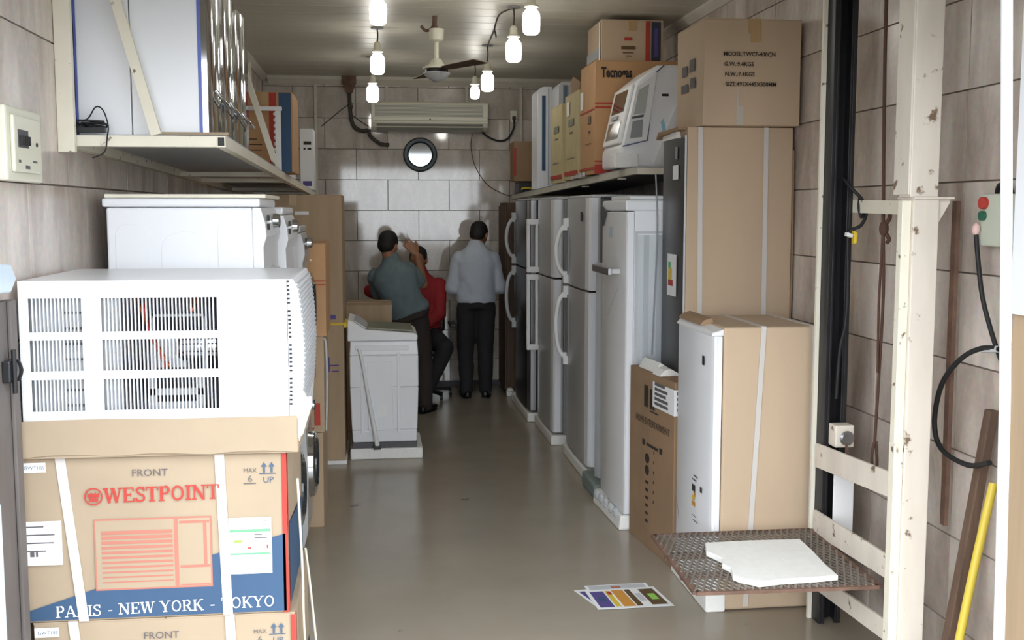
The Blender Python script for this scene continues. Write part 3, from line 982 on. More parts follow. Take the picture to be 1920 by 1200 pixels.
# ================================================================== LEFT: washing machines on top of each other
def washer(label, y0, y1, z0, X1, m, ring=None, x0=-1.0, H=.85, disp=True):
    """front loader facing the aisle (+x)"""
    t = thing('washing_machine', label, 'washing machine', ((x0 + X1) / 2, (y0 + y1) / 2, z0), group='front-loading washing machines along left wall')
    fx = X1 - .05
    obj('cabinet', G().box(x0, fx, y0 + .004, y1 - .004, z0 + .012, z0 + H - .034), m, t, bevel=.008)
    for a, b, c, d in ((.03, .15, .12, .77), (.19, .36, .08, .74), (.39, .50, .12, .78)):     # pressed ribs on the side sheet
        w = b - a
        emb = G().prism([(x0 + a, z0 + c), (x0 + b, z0 + c)] + [(x0 + (a + b) / 2 + w / 2 * cos(rad(k)), z0 + d - w * .35 + w * .35 * sin(rad(k))) for k in range(0, 181, 20)], 'y', y0 + .0015, y0 + .004)
        obj('pressed_rib', emb, m, t, bevel=.002)
    obj('top_cover', G().box(x0 - .012, X1 - .02, y0 - .006, y1 + .002, z0 + H - .032, z0 + H), m, t, bevel=.008)
    pr = [(fx, z0 + .03), (X1 - .03, z0 + .03), (X1 - .012, z0 + .1), (X1 - .005, z0 + .4), (X1 - .012, z0 + H - .18), (X1, z0 + H - .14), (X1 - .004, z0 + H - .09), (X1 - .02, z0 + H - .034), (fx, z0 + H - .034)]
    f = obj('front_panel', G().prism(pr, 'y', y0 + .006, y1 - .006), m, t, bevel=.004)
    yc = (y0 + y1) / 2
    rm = ring or M_GREYL
    dz = z0 + .42
    d = obj('door', G().lathe([(0, 0), (.1, .008), (.13, .03), (.155, .038), (.175, .03), (.18, 0)], (X1 - .012, yc, dz), 28, 'x'), rm, t, smooth=40)
    obj('door_glass', G().lathe([(.02, .02), (.10, .03), (.125, .045), (.13, .03)], (X1 - .012, yc, dz), 24, 'x'), M_GLASS, d, smooth=40)
    k = obj('program_knob', G().lathe([(0, 0), (.03, 0), (.028, .022), (.02, .027), (0, .028)], (X1 - .003, yc + .02, z0 + H - .085), 18, 'x'), M_CHROME, t, smooth=40)
    if disp:
        for j in range(2):
            obj('button', G().box(X1 - .003, X1 + .004, y0 + .06, y0 + .1, z0 + H - .082 - j * .034, z0 + H - .06 - j * .034), M_BLACK, t)
    for yy in (y0 + .06, y1 - .06):
        obj('foot', G().lathe([(0, 0), (.022, 0), (.018, .014), (0, .014)], (x0 + .07, yy, z0), 12), M_BLACK, t)
        obj('foot', G().lathe([(0, 0), (.022, 0), (.018, .014), (0, .014)], (X1 - .09, yy, z0), 12), M_BLACK, t)
    return t


washer('white washing machine below the nearest white one, hidden behind the air conditioner', 4.1, 4.7, .03, -.40, M_WHITE, x0=-.965, H=.86)
washer('nearest white washing machine, upper one with a board on top', 4.1, 4.7, .892, -.40, M_WHITE, x0=-.965, H=.86)
tag(obj('thin_board', G().box(-.97, -.40, 4.105, 4.68, 1.753, 1.767), M_CREAM, bevel=.003), 'thin cream board lying on the nearest washing machine', 'board')
t = thing('washer_plinth', 'low grey foam plinth under the nearest washing machines', 'plinth', (-.7, 4.4, 0))
obj('plinth_slab', G().box(-.98, -.41, 4.1, 4.7, 0, .029), M_FOAM, t, bevel=.004)
g = G()
for i in range(5):
    g.prism([(4.11 + i * .01, .95 + i * .16), (4.2, .93 + i * .16), (4.3, 1.02 + i * .16), (4.14, 1.1 + i * .16)], 'x', -.995 + .002 * i, -.99 + .004 * i)
washer('white washing machine just behind the nearest one, lower of two', 4.78, 5.36, .0, -.375, M_WHITE, M_CHROME, x0=-.96, H=.85)
washer('white washing machine just behind the nearest one, upper of two', 4.78, 5.36, .852, -.375, M_WHITE, M_CHROME, x0=-.96, H=.87)
washer('silver washing machine with chrome door, lower of pair before the cartons', 5.4, 5.82, .0, -.345, M_SILVER, M_CHROME, x0=-.95, H=.8)
washer('silver washing machine with chrome door, upper of pair before the cartons', 5.4, 5.82, .802, -.345, M_SILVER, M_CHROME, x0=-.95, H=.83)

# cartons between the washers and the tall carton
x0, x1, y0, y1 = -.95, -.268, 5.87, 6.4
t = carton('appliance_carton', 'brown carton with red tape line, on top beside the washing machines', x0, x1, y0, y1, 1.041, 1.535, M_CARD3, seed=8)
for v in (.272, .292):
    Print('front', x0, x1, y0, y1, 1.041, 1.535, off=.003).rect(0, v, .68, v + .006).build('printed_line', M_RED, t)
Print('front', x0, x1, y0, y1, 1.041, 1.535, off=.003).rect(.60, .40, .608, .41).rect(.61, .3, .616, .308).rect(.605, .2, .611, .208).build('staple', M_PAPER, t)
x1 = -.285
t = carton('appliance_carton', 'brown lower carton with a red printed mark, wrapped in clear plastic', x0, x1, y0, y1, .52, 1.04, M_CARD2, seed=9)
Print('front', x0, x1, y0, y1, .52, 1.04, off=.003).rect(.61, .04, .64, .16).rect(.6, .3, .62, .5).build('printed_mark', M_RED, t)
obj('plastic_wrap', G().tube([(x1 + .002, y0 - .004, 1.03), (x1 + .012, y0 - .004, .99), (x1 + .014, y0 - .004, .8), (x1 + .006, y0 - .004, .53)], .006, 6, 4), M_PLASTICW, t)
carton('appliance_carton', 'brown carton standing on the floor under the plastic-wrapped carton', x0, x1 - .012, y0, y1, 0, .518, M_CARD2, seed=10)
g = G().tube([(-.246, 3.3, .9), (-.24, 3.35, .6), (-.242, 3.4, .4), (-.238, 3.5, .1)], .004, 6, 4)
g.tube([(-.24, 3.5, .62), (-.232, 3.55, .5), (-.215, 3.6, .25), (-.2, 3.7, .004)], .004, 6, 4)
g.tube([(-.2, 3.7, .004), (-.17, 3.9, .004), (-.19, 4.1, .004)], .004, 6, 3)
tag(obj('loose_strap', g, M_CREAM), 'loose cream packing strap hanging beside the air conditioner cartons', 'strap')

# tall carton
x0, x1, y0, y1 = -.86, -.225, 7.35, 8.0
t = carton('tall_carton', 'tall brown carton with a yellow band beside the top-loading washer', x0, x1, y0, y1, .03, 1.812, M_CARD2, seed=11)
f = ('front', x0, x1, y0, y1, .03, 1.812)
Print(*f, off=.003).rect(.33, 1.65, .42, 1.672).build('printed_words', M_PAPER, t)
Print(*f, off=.003).rect(.54, .955, .585, .985).rect(.53, .64, .6, .65).rect(.53, .60, .54, .7).rect(.555, .6, .6, .61).build('printed_mark', M_PURPLE, t)
obj('yellow_band', G().box(x0 + .5, x1 + .004, y0 - .004, y0 - .002, .945, .962).box(x1 + .002, x1 + .02, y0 - .004, y0 + .3, .93, .96), M_YEL, t)
g = G().box(x0, x1 + .01, y0 - .01, y1, 0, .028)
o = obj('foam_base', g, M_FOAM, t, bevel=.004)

# top-loading washer
t = thing('top_loading_washer', 'white top-loading washing machine with a hose down its side', 'washing machine', (.04, 7.75, 0))
X0, X1, Y0, Y1 = -.2, .272, 7.48, 8.0
obj('foam_base', G().box(X0 + .005, X1 + .03, Y0 - .015, Y1, 0, .075), M_FOAM, t, bevel=.01)
obj('base_ring', G().box(X0 + .02, X1 - .01, Y0 + .006, Y1 - .01, .076, .115), M_DGREY, t, bevel=.004)
rg = []
for z, s in ((.115, -.012), (.2, -.006), (.5, .004), (.72, .004), (.82, -.002)):
    rg.append(([(X0 - s + .012, Y0 - s), (X1 + s, Y0 - s), (X1 + s, Y1), (X0 - s + .012, Y1)], z))
g = G()
for (a, za), (b, zb) in zip(rg[:-1], rg[1:]):
    g.hexa([(p[0], p[1], za) for p in a], [(p[0], p[1], zb) for p in b])
bm_ = obj('cabinet', g, M_WHITE, t, bevel=.008)
obj('pressed_panel', G().box(X0 + .13, X0 + .3, Y0 - .0075, Y0 - .002, .2, .68), M_WHITE, t, bevel=.004)
obj('pressed_rib', G().box(X0 + .08, X0 + .1, Y0 - .0075, Y0 - .002, .18, .74), M_WHITE, t, bevel=.004)
obj('pressed_rib', G().box(X0 + .33, X0 + .35, Y0 - .0075, Y0 - .002, .18, .74), M_WHITE, t, bevel=.004)
obj('pressed_rib', G().box(X0 + .05, X1 - .06, Y0 - .0075, Y0 - .002, .755, .79), M_WHITE, t, bevel=.004)
obj('rating_label', G().box(X0 + .19, X0 + .26, Y0 - .0085, Y0 - .0076, .30, .39), M_PAPER, t)
obj('top_frame', G().prism([(X0 - .004, .821), (X1 - .002, .821), (X1 + .002, .855), (X1 - .02, .872), (X0 + .12, .9), (X0 + .04, .955), (X0 - .002, .968)], 'y', Y0 - .006, Y1), M_WHITE, t, bevel=.006)
obj('lid', G().hexa([(X0 + .13, Y0 + .03, .898), (X1 - .03, Y0 + .03, .876), (X1 - .03, Y1 - .03, .876), (X0 + .13, Y1 - .03, .898)], [(X0 + .13, Y0 + .03, .912), (X1 - .03, Y0 + .03, .89), (X1 - .03, Y1 - .03, .89), (X0 + .13, Y1 - .03, .912)]), M_OLIVE, t, bevel=.004)
obj('control_panel', G().hexa([(X0 + .045, Y0 + .02, .9535), (X0 + .118, Y0 + .02, .903), (X0 + .118, Y1 - .02, .903), (X0 + .045, Y1 - .02, .9535)], [(X0 + .048, Y0 + .02, .96), (X0 + .122, Y0 + .02, .909), (X0 + .122, Y1 - .02, .909), (X0 + .048, Y1 - .02, .96)]), M_GREYL, t)
h = obj('drain_hose', G().tube([(X0 + .07, Y0 - .012, .77), (X0 + .09, Y0 - .02, .7), (X0 + .14, Y0 - .025, .4), (X0 + .185, Y0 - .028, .13), (X0 + .19, Y0 - .03, .085)], [.011, .012, .015, .016, .015], 10, 3), M_WHITEM, t, smooth=60)
obj('hose_clip', G().box(X0 + .165, X0 + .215, Y0 - .05, Y0 - .014, .076, .1), M_BLACK, t)

# carton the leaning man rests on
carton('low_carton', 'brown carton behind the top-loading washer, the leaning man beside it', -.24, .115, 8.42, 8.95, .0, .985, M_CARD2, seed=14, seam='x')

# ================================================================== RIGHT: half-boxed white fridge near the lift
X0, X1, Y0, Y1 = 1.385, 1.862, 4.39, 4.935
t = thing('boxed_fridge', 'short white fridge half wrapped in tan cardboard behind the lift platform', 'fridge', (1.62, 4.66, 0))
obj('foam_base', G().hexa([(X0 - .012, Y0 - .012, 0), (X0 + .075, Y0 - .012, 0), (X0 + .075, Y1, 0), (X0 - .012, Y1, 0)], [(X0 - .012, Y0 - .012, .1), (X0 + .075, Y0 - .012, .1), (X0 + .075, Y1, .1), (X0 - .012, Y1, .1)]), M_FOAM, t, bevel=.008)
d = obj('door', G().prism([(X0 + .045, Y0), (X0 + .012, Y0), (X0 + .002, Y0 + .03), (X0 - .002, (Y0 + Y1) / 2), (X0 + .002, Y1 - .03), (X0 + .012, Y1), (X0 + .045, Y1)], 'z', .1, 1.185), M_WHITE, t, bevel=.004, smooth=45)
obj('door_trim', G().box(X0 + .02, X0 + .043, Y0 - .003, Y0 - .0002, .1, 1.18), M_WHITEM, d)
ft = ('left', X0 - .003, X0, Y0, Y1, 0, 1.19)
Print(*ft).rect(.42, 1.05, .452, 1.09).build('badge', M_BLACK, d)
Print(*ft).rect(.30, .47, .345, .50).rect(.42, .49, .445, .515).build('energy_label', M_INK, d)
Print(*ft).rect(.30, .43, .34, .45).build('energy_label', M_YEL, d)
Print(*ft).rect(.30, .405, .35, .425).rect(.33, .45, .35, .47).build('energy_label', M_ORANGE, d)
Print(*ft).rect(.30, .52, .36, .526).rect(.32, .54, .38, .546).rect(.31, .36, .37, .364).rect(.32, .34, .39, .344).build('energy_label', M_GREYINK, d)
Print(*ft).line([(.03, .42), (.10, .28)], .006).build('scuff', M_GREYP, d)
obj('cap', G().hexa([(X0 - .004, Y0 - .002, 1.186), (X0 + .05, Y0 - .002, 1.186), (X0 + .05, Y1, 1.186), (X0 - .004, Y1, 1.186)], [(X0 + .0, Y0, 1.2), (X0 + .05, Y0, 1.214), (X0 + .05, Y1, 1.232), (X0 + .03, Y1, 1.23)]), M_WHITEM, t, bevel=.004)
obj('torn_wrap', G().prism([(X0 + .0, 1.215), (X0 + .02, 1.235), (X0 + .055, 1.245), (X0 + .06, 1.225), (X0 + .03, 1.21)], 'y', Y0 + .18, Y1 - .02), M_CARDD, t)
g = carton_mesh(X0 + .047, X1, Y0 - .004, Y1, .004, 1.222, dent=.004, seed=21)
obj('cardboard_wrap', g, M_CARD, t, bevel=.012, seg=3)
for ut, ub in ((X0 + .22, X0 + .165), (X1 - .035, X1 - .03)):
    w = .011
    g = G().hexa([(ub - w, Y0 - .0075, 0.02), (ub + w, Y0 - .0075, 0.02), (ub + w, Y0 - .006, 0.02), (ub - w, Y0 - .006, 0.02)], [(ut - w, Y0 - .0075, 1.214), (ut + w, Y0 - .0075, 1.214), (ut + w, Y0 - .006, 1.214), (ut - w, Y0 - .006, 1.214)])
    g.hexa([(ut - w, Y0 - .0075, 1.214), (ut + w, Y0 - .0075, 1.214), (ut + w, Y1, 1.2235), (ut - w, Y1, 1.2235)], [(ut - w, Y0 - .004, 1.2255), (ut + w, Y0 - .004, 1.2255), (ut + w, Y1, 1.225), (ut - w, Y1, 1.225)])
    obj('strap', g, M_STRAP, t)

# thin brown carton with printed icons
t = thing('flat_carton', 'narrow brown carton with printed icons and white label by the aisle', 'box', (1.39, 5.27, 0), rad(0))
ang = math.atan2(1.387 - 1.318, 5.58 - 4.96)
PINV[t.name] = Matrix.Translation((-1.387, -4.96, 0)) if False else Matrix.Identity(4)
t.location = (1.387, 4.962, 0)
t.rotation_euler = (0, 0, ang)
W, D, Hh = .105, .622, .90
obj('box_body', carton_mesh(0, W, 0, D, 0, Hh - .004, dent=.002, seed=23), M_CARDD, t, bevel=.003)
obj('top_flap', G().box(.002, W / 2 - .001, .002, D - .002, Hh - .0042, Hh), M_CARDD, t)
obj('top_flap', G().box(W / 2 + .001, W - .002, .002, D - .002, Hh - .0042, Hh), M_CARDD, t)
f = ('left', 0, W, 0, D, 0, Hh)
def pr_(): return Print(*f, off=.0025)


for u0, v0, u1, v1 in ((.22, .72, .27, .83), (.3, .72, .325, .82), (.34, .72, .365, .8), (.3, .705, .42, .712), (.2, .52, .235, .55), (.44, .52, .475, .55), (.26, .525, .42, .54)):
    pr_().rect(u0, v0, u1, v1).build('printed_icon', M_INK, t)
pr_().text('HOME ENTERTAINMENT', .10, .63, .05, sx=.85).build('printed_words', M_INK, t)
for v in (.46, .40):
    pr_().poly(arc(.27, v, .03, .026, 0, 360, 10)).build('printed_icon', M_INK, t)
for i in range(6):
    pr_().rect(.25, .33 - i * .04, .29, .345 - i * .04).build('printed_icon', M_INK, t)
    pr_().rect(.36, .5 - i * .05, .372, .515 - i * .05).build('printed_icon', M_INK, t)
L = obj('label_sheet', G().box(-.0035, -.0025, 0, .28, .74, .865).box(-.0035, W, -.004, -.003, .74, .865), M_PAPER, t)
blurb(Print('left', -.0035, W, 0, D, 0, Hh, off=.0006), .37, .85, .22, 5, .03, .024, 3).build('print', M_GREYINK, L)
blurb(Print('front', 0, W, -.004, D, 0, Hh, off=.0006), .01, .84, .08, 4, .03, .026, 4).build('print', M_BLUEINK, L)
g = G().prism([(0, Hh + .001), (.03, Hh + .03), (.06, Hh + .035), (.1, Hh + .012), (.1, Hh + .001)], 'y', .2, .3).prism([(.02, Hh + .001), (.05, Hh + .05), (.1, Hh + .02), (.1, Hh + .001)], 'y', .32, .55)
o = obj('foam_scrap', g, M_FOAM)
o.location, o.rotation_euler = t.location, t.rotation_euler
tag(o, 'crumpled white foam scrap lying on the narrow icon carton', 'packing foam')

# tall dark fridge, its near side still wrapped in a tan carton
t = thing('wrapped_dark_fridge', 'tall dark graphite fridge wrapped in plain tan cardboard with two white straps', 'fridge', (1.76, 5.4, 0))
X0, X1, Y0, Y1 = 1.487, 2.035, 5.2, 5.605
g = carton_mesh(X0 + .009, X1, Y0, Y1 - .01, 0, 2.11, dent=.006, seed=31)
obj('cardboard_wrap', g, M_CARD, t, bevel=.003)
for ut, ub in ((.075, .10), (.405, .42)):
    w = .012
    a_, b_ = X0 + ut, X0 + ub
    obj('strap', G().hexa([(b_ - w, Y0 - .003, 0), (b_ + w, Y0 - .003, 0), (b_ + w, Y0 - .0018, 0), (b_ - w, Y0 - .0018, 0)],
                          [(a_ - w, Y0 - .003, 2.11), (a_ + w, Y0 - .003, 2.11), (a_ + w, Y0 - .0018, 2.11), (a_ - w, Y0 - .0018, 2.11)]), M_STRAP, t)
obj('torn_edge', G().tube([(X1 - .002, Y0 - .001, .2), (X1 + .004, Y0 - .003, .6), (X1 - .003, Y0 - .002, 1.0), (X1 + .003, Y0 - .003, 1.4), (X1 - .002, Y0 - .001, 2.0)], .005, 6, 4), M_CARDD, t)
d = obj('door', G().prism([(X0 + .010, Y0 + .006), (X0 + .002, Y0 + .006), (X0 - .006, Y0 + .03), (X0 - .012, Y0 + .2), (X0 - .006, Y1 - .03), (X0 + .002, Y1), (X0 + .010, Y1)], 'z', .05, 2.06), M_GRAPH, t, smooth=45)
obj('door_edge', G().box(X0 + .0, X0 + .0085, Y0 - .002, Y0 + .005, .02, 2.07), M_GREYL, d)
p = ('left', X0 - .0125, X0, Y0, Y1, 0, 2.13)
Print(*p).rect(.16, 1.28, .33, 1.49).build('energy_label', M_PAPER, d)
Print(*p, off=.002).rect(.18, 1.36, .25, 1.42).build('energy_label', M_YEL, d)
Print(*p, off=.002).rect(.18, 1.42, .23, 1.45).build('energy_label', M_GREEN, d)
Print(*p, off=.002).rect(.18, 1.33, .27, 1.36).build('energy_label', M_RED, d)
Print(*p).rect(.24, 1.86, .34, 1.93).build('badge', M_PAPER, d)
Print(*p).rect(.28, 1.96, .32, 2.02).build('badge', M_GREYP, d)
obj('foam_cap', G().prism([(Y0 + .1, 2.062), (Y1 - .02, 2.062), (Y1 - .03, 2.085), (Y0 + .12, 2.095)], 'x', X0 - .012, X0 + .008), M_FOAM, t)
obj('cardboard_cap', G().prism([(Y0 + .02, 2.097), (Y1, 2.088), (Y1 + .03, 2.072), (Y1 + .035, 2.08), (Y1, 2.109), (Y0 + .02, 2.111)], 'x', X0 - .03, X0 + .008), M_CARDD, t)
X0, X1, Y0, Y1, z0, z1 = 1.548, 2.03, 5.12, 5.585, 2.113, 2.612
t = carton('square_carton', 'square tan carton with four printed lines, on top of the wrapped dark fridge', X0, X1, Y0, Y1, z0, z1, M_CARD, dent=.004, seed=33)
f = ('front', X0, X1, Y0, Y1, z0, z1)
for i, s in enumerate(('MODEL:TWCF-400CN', 'G.W.:9.4KGS', 'N.W.:7.4KGS', 'SIZE:495X445X500MM')):
    Print(*f, off=.0045).text(s, .095 + .004 * i, .325 - i * .047, .027, bold=.0006, sx=.98).build('printed_words', M_INK, t)
Print('left', X0, X1, Y0, Y1, z0, z1, off=.0045).rect(.11, .26, .2, .31).rect(.24, .27, .33, .33).rect(.1, .18, .22, .22).rect(.26, .19, .34, .24).build('printed_mark', M_GREYINK, t)
obj('front_tape', G().box(X0 + .23, X0 + .275, Y0 - .0022, Y0 - .0008, z1 - .11, z1), M_TAPE, t)
obj('front_tape', G().box(X0 + .165, X0 + .2, Y0 - .0022, Y0 - .0008, z0, z0 + .09).box(X0 + .165, X0 + .176, Y0 - .0022, Y0 - .0008, z0 + .09, z0 + .17), M_TAPEW, t)

# narrow upright white freezer
t = thing('upright_freezer', 'narrow upright white freezer with steel side handle and clear-wrapped side', 'freezer', (1.41, 5.9, 0))
X0, X1, Y0, Y1 = 1.29, 1.522, 5.617, 6.2
obj('foam_base', G().hexa([(X0 - .02, Y0 - .01, 0), (X1, Y0 - .01, 0), (X1, Y1, 0), (X0 - .045, Y1, 0)], [(X0 - .01, Y0 - .01, .08), (X1, Y0 - .01, .08), (X1, Y1, .08), (X0 - .035, Y1, .08)]), M_FOAM, t, bevel=.01)
for i in range(5):
    g = G().ball((X0 - .012 - .006 * i, Y0 + .09 + i * .1, .07), .02, .045, .03, 8, 6)
    obj('wrinkled_wrap', g, M_PLASTICW, t)
obj('cabinet', G().box(X0 + .05, X1, Y0, Y1 - .004, .085, 1.735), M_WHITE, t, bevel=.006)
d = obj('door', G().prism([(X0 + .048, Y0 - .004), (X0 + .01, Y0 - .002), (X0 + .003, Y0 + .02), (X0 - .006, Y0 + .3), (X0 - .001, Y1 - .02), (X0 + .008, Y1), (X0 + .048, Y1)], 'z', .085, 1.70), M_SILVER if False else M_WHITEM, t, bevel=.004, smooth=45)
obj('door_trim', G().box(X0 + .012, X0 + .046, Y0 - .010, Y0 - .0045, .09, 1.7), M_WHITE, d)
hz = 1.385
h = obj('handle', G().box(X0 - .075, X0 - .052, Y0 + .06, Y0 + .50, hz - .02, hz + .02), M_STEEL, d, bevel=.005)
obj('handle_stem', G().box(X0 - .055, X0 + .0, Y0 + .10, Y0 + .13, hz - .012, hz + .012), M_STEEL, h)
obj('handle_stem', G().box(X0 - .055, X0 + .0, Y0 + .43, Y0 + .46, hz - .012, hz + .012), M_STEEL, h)
obj('top_cap', G().box(X0 + .0, X1 + .012, Y0 - .012, Y1, 1.705, 1.762), M_WHITE, t, bevel=.01)
obj('top_cap', G().box(X0 + .03, X1 - .02, Y0 + .02, Y1 - .1, 1.763, 1.785), M_WHITEM, t, bevel=.006)
obj('corner_guard', G().prism([(Y1 - .16, 1.7), (Y1 - .02, 1.74), (Y1 + .0, 1.69), (Y1 - .07, 1.62)], 'x', X0 - .012, X0 - .004), M_DGREY, t)
obj('side_frame', G().box(X0 + .055, X0 + .068, Y0 - .006, Y0 - .0005, .12, 1.60).box(X1 - .03, X1 - .016, Y0 - .006, Y0 - .0005, .12, 1.60).box(X0 + .068, X1 - .03, Y0 - .006, Y0 - .0005, 1.588, 1.60), M_GREYL, t)
obj('side_wrap', G().prism([(X0 + .07, Y0 - .001), (X0 + .1, Y0 - .008), (X0 + .13, Y0 - .003), (X0 + .17, Y0 - .009), (X1 - .03, Y0 - .001)], 'z', .13, 1.58), M_PLASTICW, t)
Print('left', X0 - .006, X1, Y0, Y1, 0, 1.7).rect(.22, 1.56, .31, 1.62).build('badge', M_PALEB, d)
Print('left', X0 - .006, X1, Y0, Y1, 0, 1.7).line([(.2, 1.12), (.47, 1.3)], .006).build('scuff', M_GREYL, d)
obj('cord', G().tube([(X0 + .16, Y0 - .004, 1.9), (X0 + .165, Y0 - .016, 1.75), (X0 + .17, Y0 - .016, 1.6), (X0 + .165, Y0 - .012, 1.38), (X0 + .15, Y0 - .012, .95)], .004, 6, 4), M_GREYP, t)


def fridge(label, xf, y0, y1, ztop, zs, mdoor, mside, style, mh, xb=1.98, trim=None, window=None):
    """double-door fridge facing the aisle (-x); xf is the front face"""
    t = thing('double_door_fridge', label, 'fridge', ((xf + xb) / 2, (y0 + y1) / 2, 0), group='double-door fridges along the right wall')
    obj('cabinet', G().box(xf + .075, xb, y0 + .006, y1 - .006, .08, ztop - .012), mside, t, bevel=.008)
    obj('top_cover', G().box(xf + .02, xb, y0 + .002, y1 - .002, ztop - .011, ztop + .006), M_GREYL, t, bevel=.006)
    obj('foam_base', G().box(xf - .015, xb - .1, y0 - .004, y1 + .004, 0, .075), M_FOAM, t, bevel=.012)
    for za, zb in ((.095, zs - .006), (zs + .006, ztop - .012)):
        pr = [(xf + .07, y0), (xf + .02, y0), (xf + .004, y0 + .03), (xf - .010, y0 + .2), (xf - .014, (y0 + y1) / 2), (xf - .010, y1 - .2), (xf + .004, y1 - .03), (xf + .02, y1), (xf + .07, y1)]
        d = obj('door', G().prism(pr, 'z', za, zb), mdoor, t, smooth=35)
        top = za > 1
        if trim:
            obj('edge_trim', G().prism([(xf + .055, y0 - .003), (xf + .012, y0 - .003), (xf + .001, y0 + .02), (xf - .005, y0 + .1), (xf - .001, y0 + .1), (xf + .008, y0 + .028), (xf + .02, y0 - .0005), (xf + .055, y0 - .0005)], 'z', za + .002, zb - .002), trim, d)
        hy = y1 - .12
        if style == 'frame':
            z0, z1 = (zb - .12 - .36, zb - .52 + .36) if False else ((zs + .03, zs + .40) if top else (zs - .58, zs - .03))
            g = G()
            x = xf - .088
            g.bar((x, hy, z0), (x, hy, z1), .026, .04, (1, 0, 0)).bar((xf - .022, hy, z0), (xf - .022, hy, z1), .022, .04, (1, 0, 0))
            g.box(x - .013, xf - .006, hy - .024, hy + .024, z0 - .022, z0 + .022).box(x - .013, xf - .006, hy - .024, hy + .024, z1 - .022, z1 + .022)
            h = obj('handle', g, mh, d, bevel=.005)
            obj('handle_recess', G().box(xf - .012, xf - .008, hy - .06, hy + .025, z0 + .02, z1 - .02), M_GLASS, d)
        else:
            z0, z1 = (zs + .04, zs + .42) if top else (zs - .52, zs - .04)
            zm = (z0 + z1) / 2
            g = G().tube([(xf - .006, hy, z0), (xf - .065, hy, z0 + .07), (xf - .088, hy, zm), (xf - .065, hy, z1 - .07), (xf - .006, hy, z1)], .016, 8, 4)
            g.box(xf - .04, xf - .006, hy - .022, hy + .022, z0 - .03, z0 + .05).box(xf - .04, xf - .006, hy - .022, hy + .022, z1 - .05, z1 + .03)
            obj('handle', g, mh, d, smooth=50)
            obj('handle_recess', G().box(xf - .016, xf - .010, hy - .06, hy + .03, z0 + .03, z1 - .03), M_GREYP if window is None else M_GLASS, d)
    return t


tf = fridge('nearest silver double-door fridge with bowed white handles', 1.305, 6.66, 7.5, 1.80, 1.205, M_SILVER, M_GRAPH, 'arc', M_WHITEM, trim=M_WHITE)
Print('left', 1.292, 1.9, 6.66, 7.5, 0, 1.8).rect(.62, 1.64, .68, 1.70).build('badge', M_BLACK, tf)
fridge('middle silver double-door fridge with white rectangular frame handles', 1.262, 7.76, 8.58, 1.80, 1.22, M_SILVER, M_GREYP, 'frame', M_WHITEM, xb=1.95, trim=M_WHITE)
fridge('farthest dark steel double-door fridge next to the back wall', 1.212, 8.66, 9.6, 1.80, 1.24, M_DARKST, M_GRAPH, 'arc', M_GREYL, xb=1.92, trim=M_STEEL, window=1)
for i, (y_, x_, m_) in enumerate(((9.66, 1.2, M_FOAM), (9.9, 1.18, M_FOAM))):
    tag(obj('foam_block', G().box(x_, x_ + .07, y_, y_ + .08, 0, .05).prism([(x_, .05), (x_ + .07, .05), (x_ + .05, .075), (x_ + .01, .07)], 'y', y_ + .01, y_ + .07), M_FOAM, bevel=.006),
        ['small white foam block on the floor, nearer of two by the far fridge', 'small white foam block on the floor, farther of two by the far fridge'][i], 'packing foam', 'foam blocks by the far fridge')
t = thing('steel_cabinet', 'narrow dark brown cabinet at the back wall beyond the far fridge', 'cabinet', (1.6, 10.2, 0))
obj('cabinet_body', G().box(1.19, 1.95, 10.0, 10.55, 0, 1.78), M_WOOD, t, bevel=.004)
obj('cabinet_door', G().box(1.175, 1.189, 10.01, 10.27, .05, 1.75), M_WOOD, t, bevel=.003)
obj('cabinet_door', G().box(1.175, 1.189, 10.28, 10.54, .05, 1.75), M_WOOD, t, bevel=.003)
# plastic-wrapped panel between freezer and silver fridge
t = thing('wrapped_appliance', 'grey appliance side in clear wrap between white freezer and silver fridge', 'appliance', (1.5, 6.4, 0))
obj('panel_sheet', G().box(1.33, 1.95, 6.36, 6.45, .09, 1.72), M_GRAPH, t, bevel=.006)
obj('clear_wrap', G().prism([(1.33, 6.35), (1.31, 6.37), (1.3, 6.42), (1.32, 6.47), (1.34, 6.46)], 'z', .1, 1.4), M_PLASTICW, t)
obj('foam_base', G().box(1.262, 1.9, 6.24, 6.63, 0, .088), mat('foam_greygreen', srgb(128, 140, 136), .8), t, bevel=.015)
g = G().box(1.25, 1.28, 6.7, 7.5, .0, .05)

# ================================================================== RIGHT SHELF
def RZ(y):
    return 1.961 - (y - 6.22) * .0255


def RX(y):
    return 1.47 - (y - 6.22) * .0466


t = thing('right_wall_shelf', 'long grey steel wall shelf above the fridges along the right wall', 'shelf', (1.7, 8.3, 1.9))
ya, yb_ = 6.22, 10.35
obj('shelf_board', G().hexa([(RX(ya), ya, RZ(ya) - .006), (XR, ya, RZ(ya) - .006), (XR, yb_, RZ(yb_) - .006), (RX(yb_), yb_, RZ(yb_) - .006)], [(RX(ya), ya, RZ(ya)), (XR, ya, RZ(ya)), (XR, yb_, RZ(yb_)), (RX(yb_), yb_, RZ(yb_))]), M_GREYP, t)
obj('front_bar', G().hexa([(RX(ya), ya, RZ(ya) - .046), (RX(ya) + .03, ya, RZ(ya) - .046), (RX(yb_) + .03, yb_, RZ(yb_) - .046), (RX(yb_), yb_, RZ(yb_) - .046)], [(RX(ya), ya, RZ(ya) - .0065), (RX(ya) + .03, ya, RZ(ya) - .0065), (RX(yb_) + .03, yb_, RZ(yb_) - .0065), (RX(yb_), yb_, RZ(yb_) - .0065)]), mat('greenish_paint', srgb(196, 194, 180), .55, var=.08, scale=8), t, bevel=.002)
obj('end_bar', G().box(RX(ya) + .03, XR, ya, ya + .03, RZ(ya) - .046, RZ(ya) - .0065), M_CREAM, t, bevel=.002)
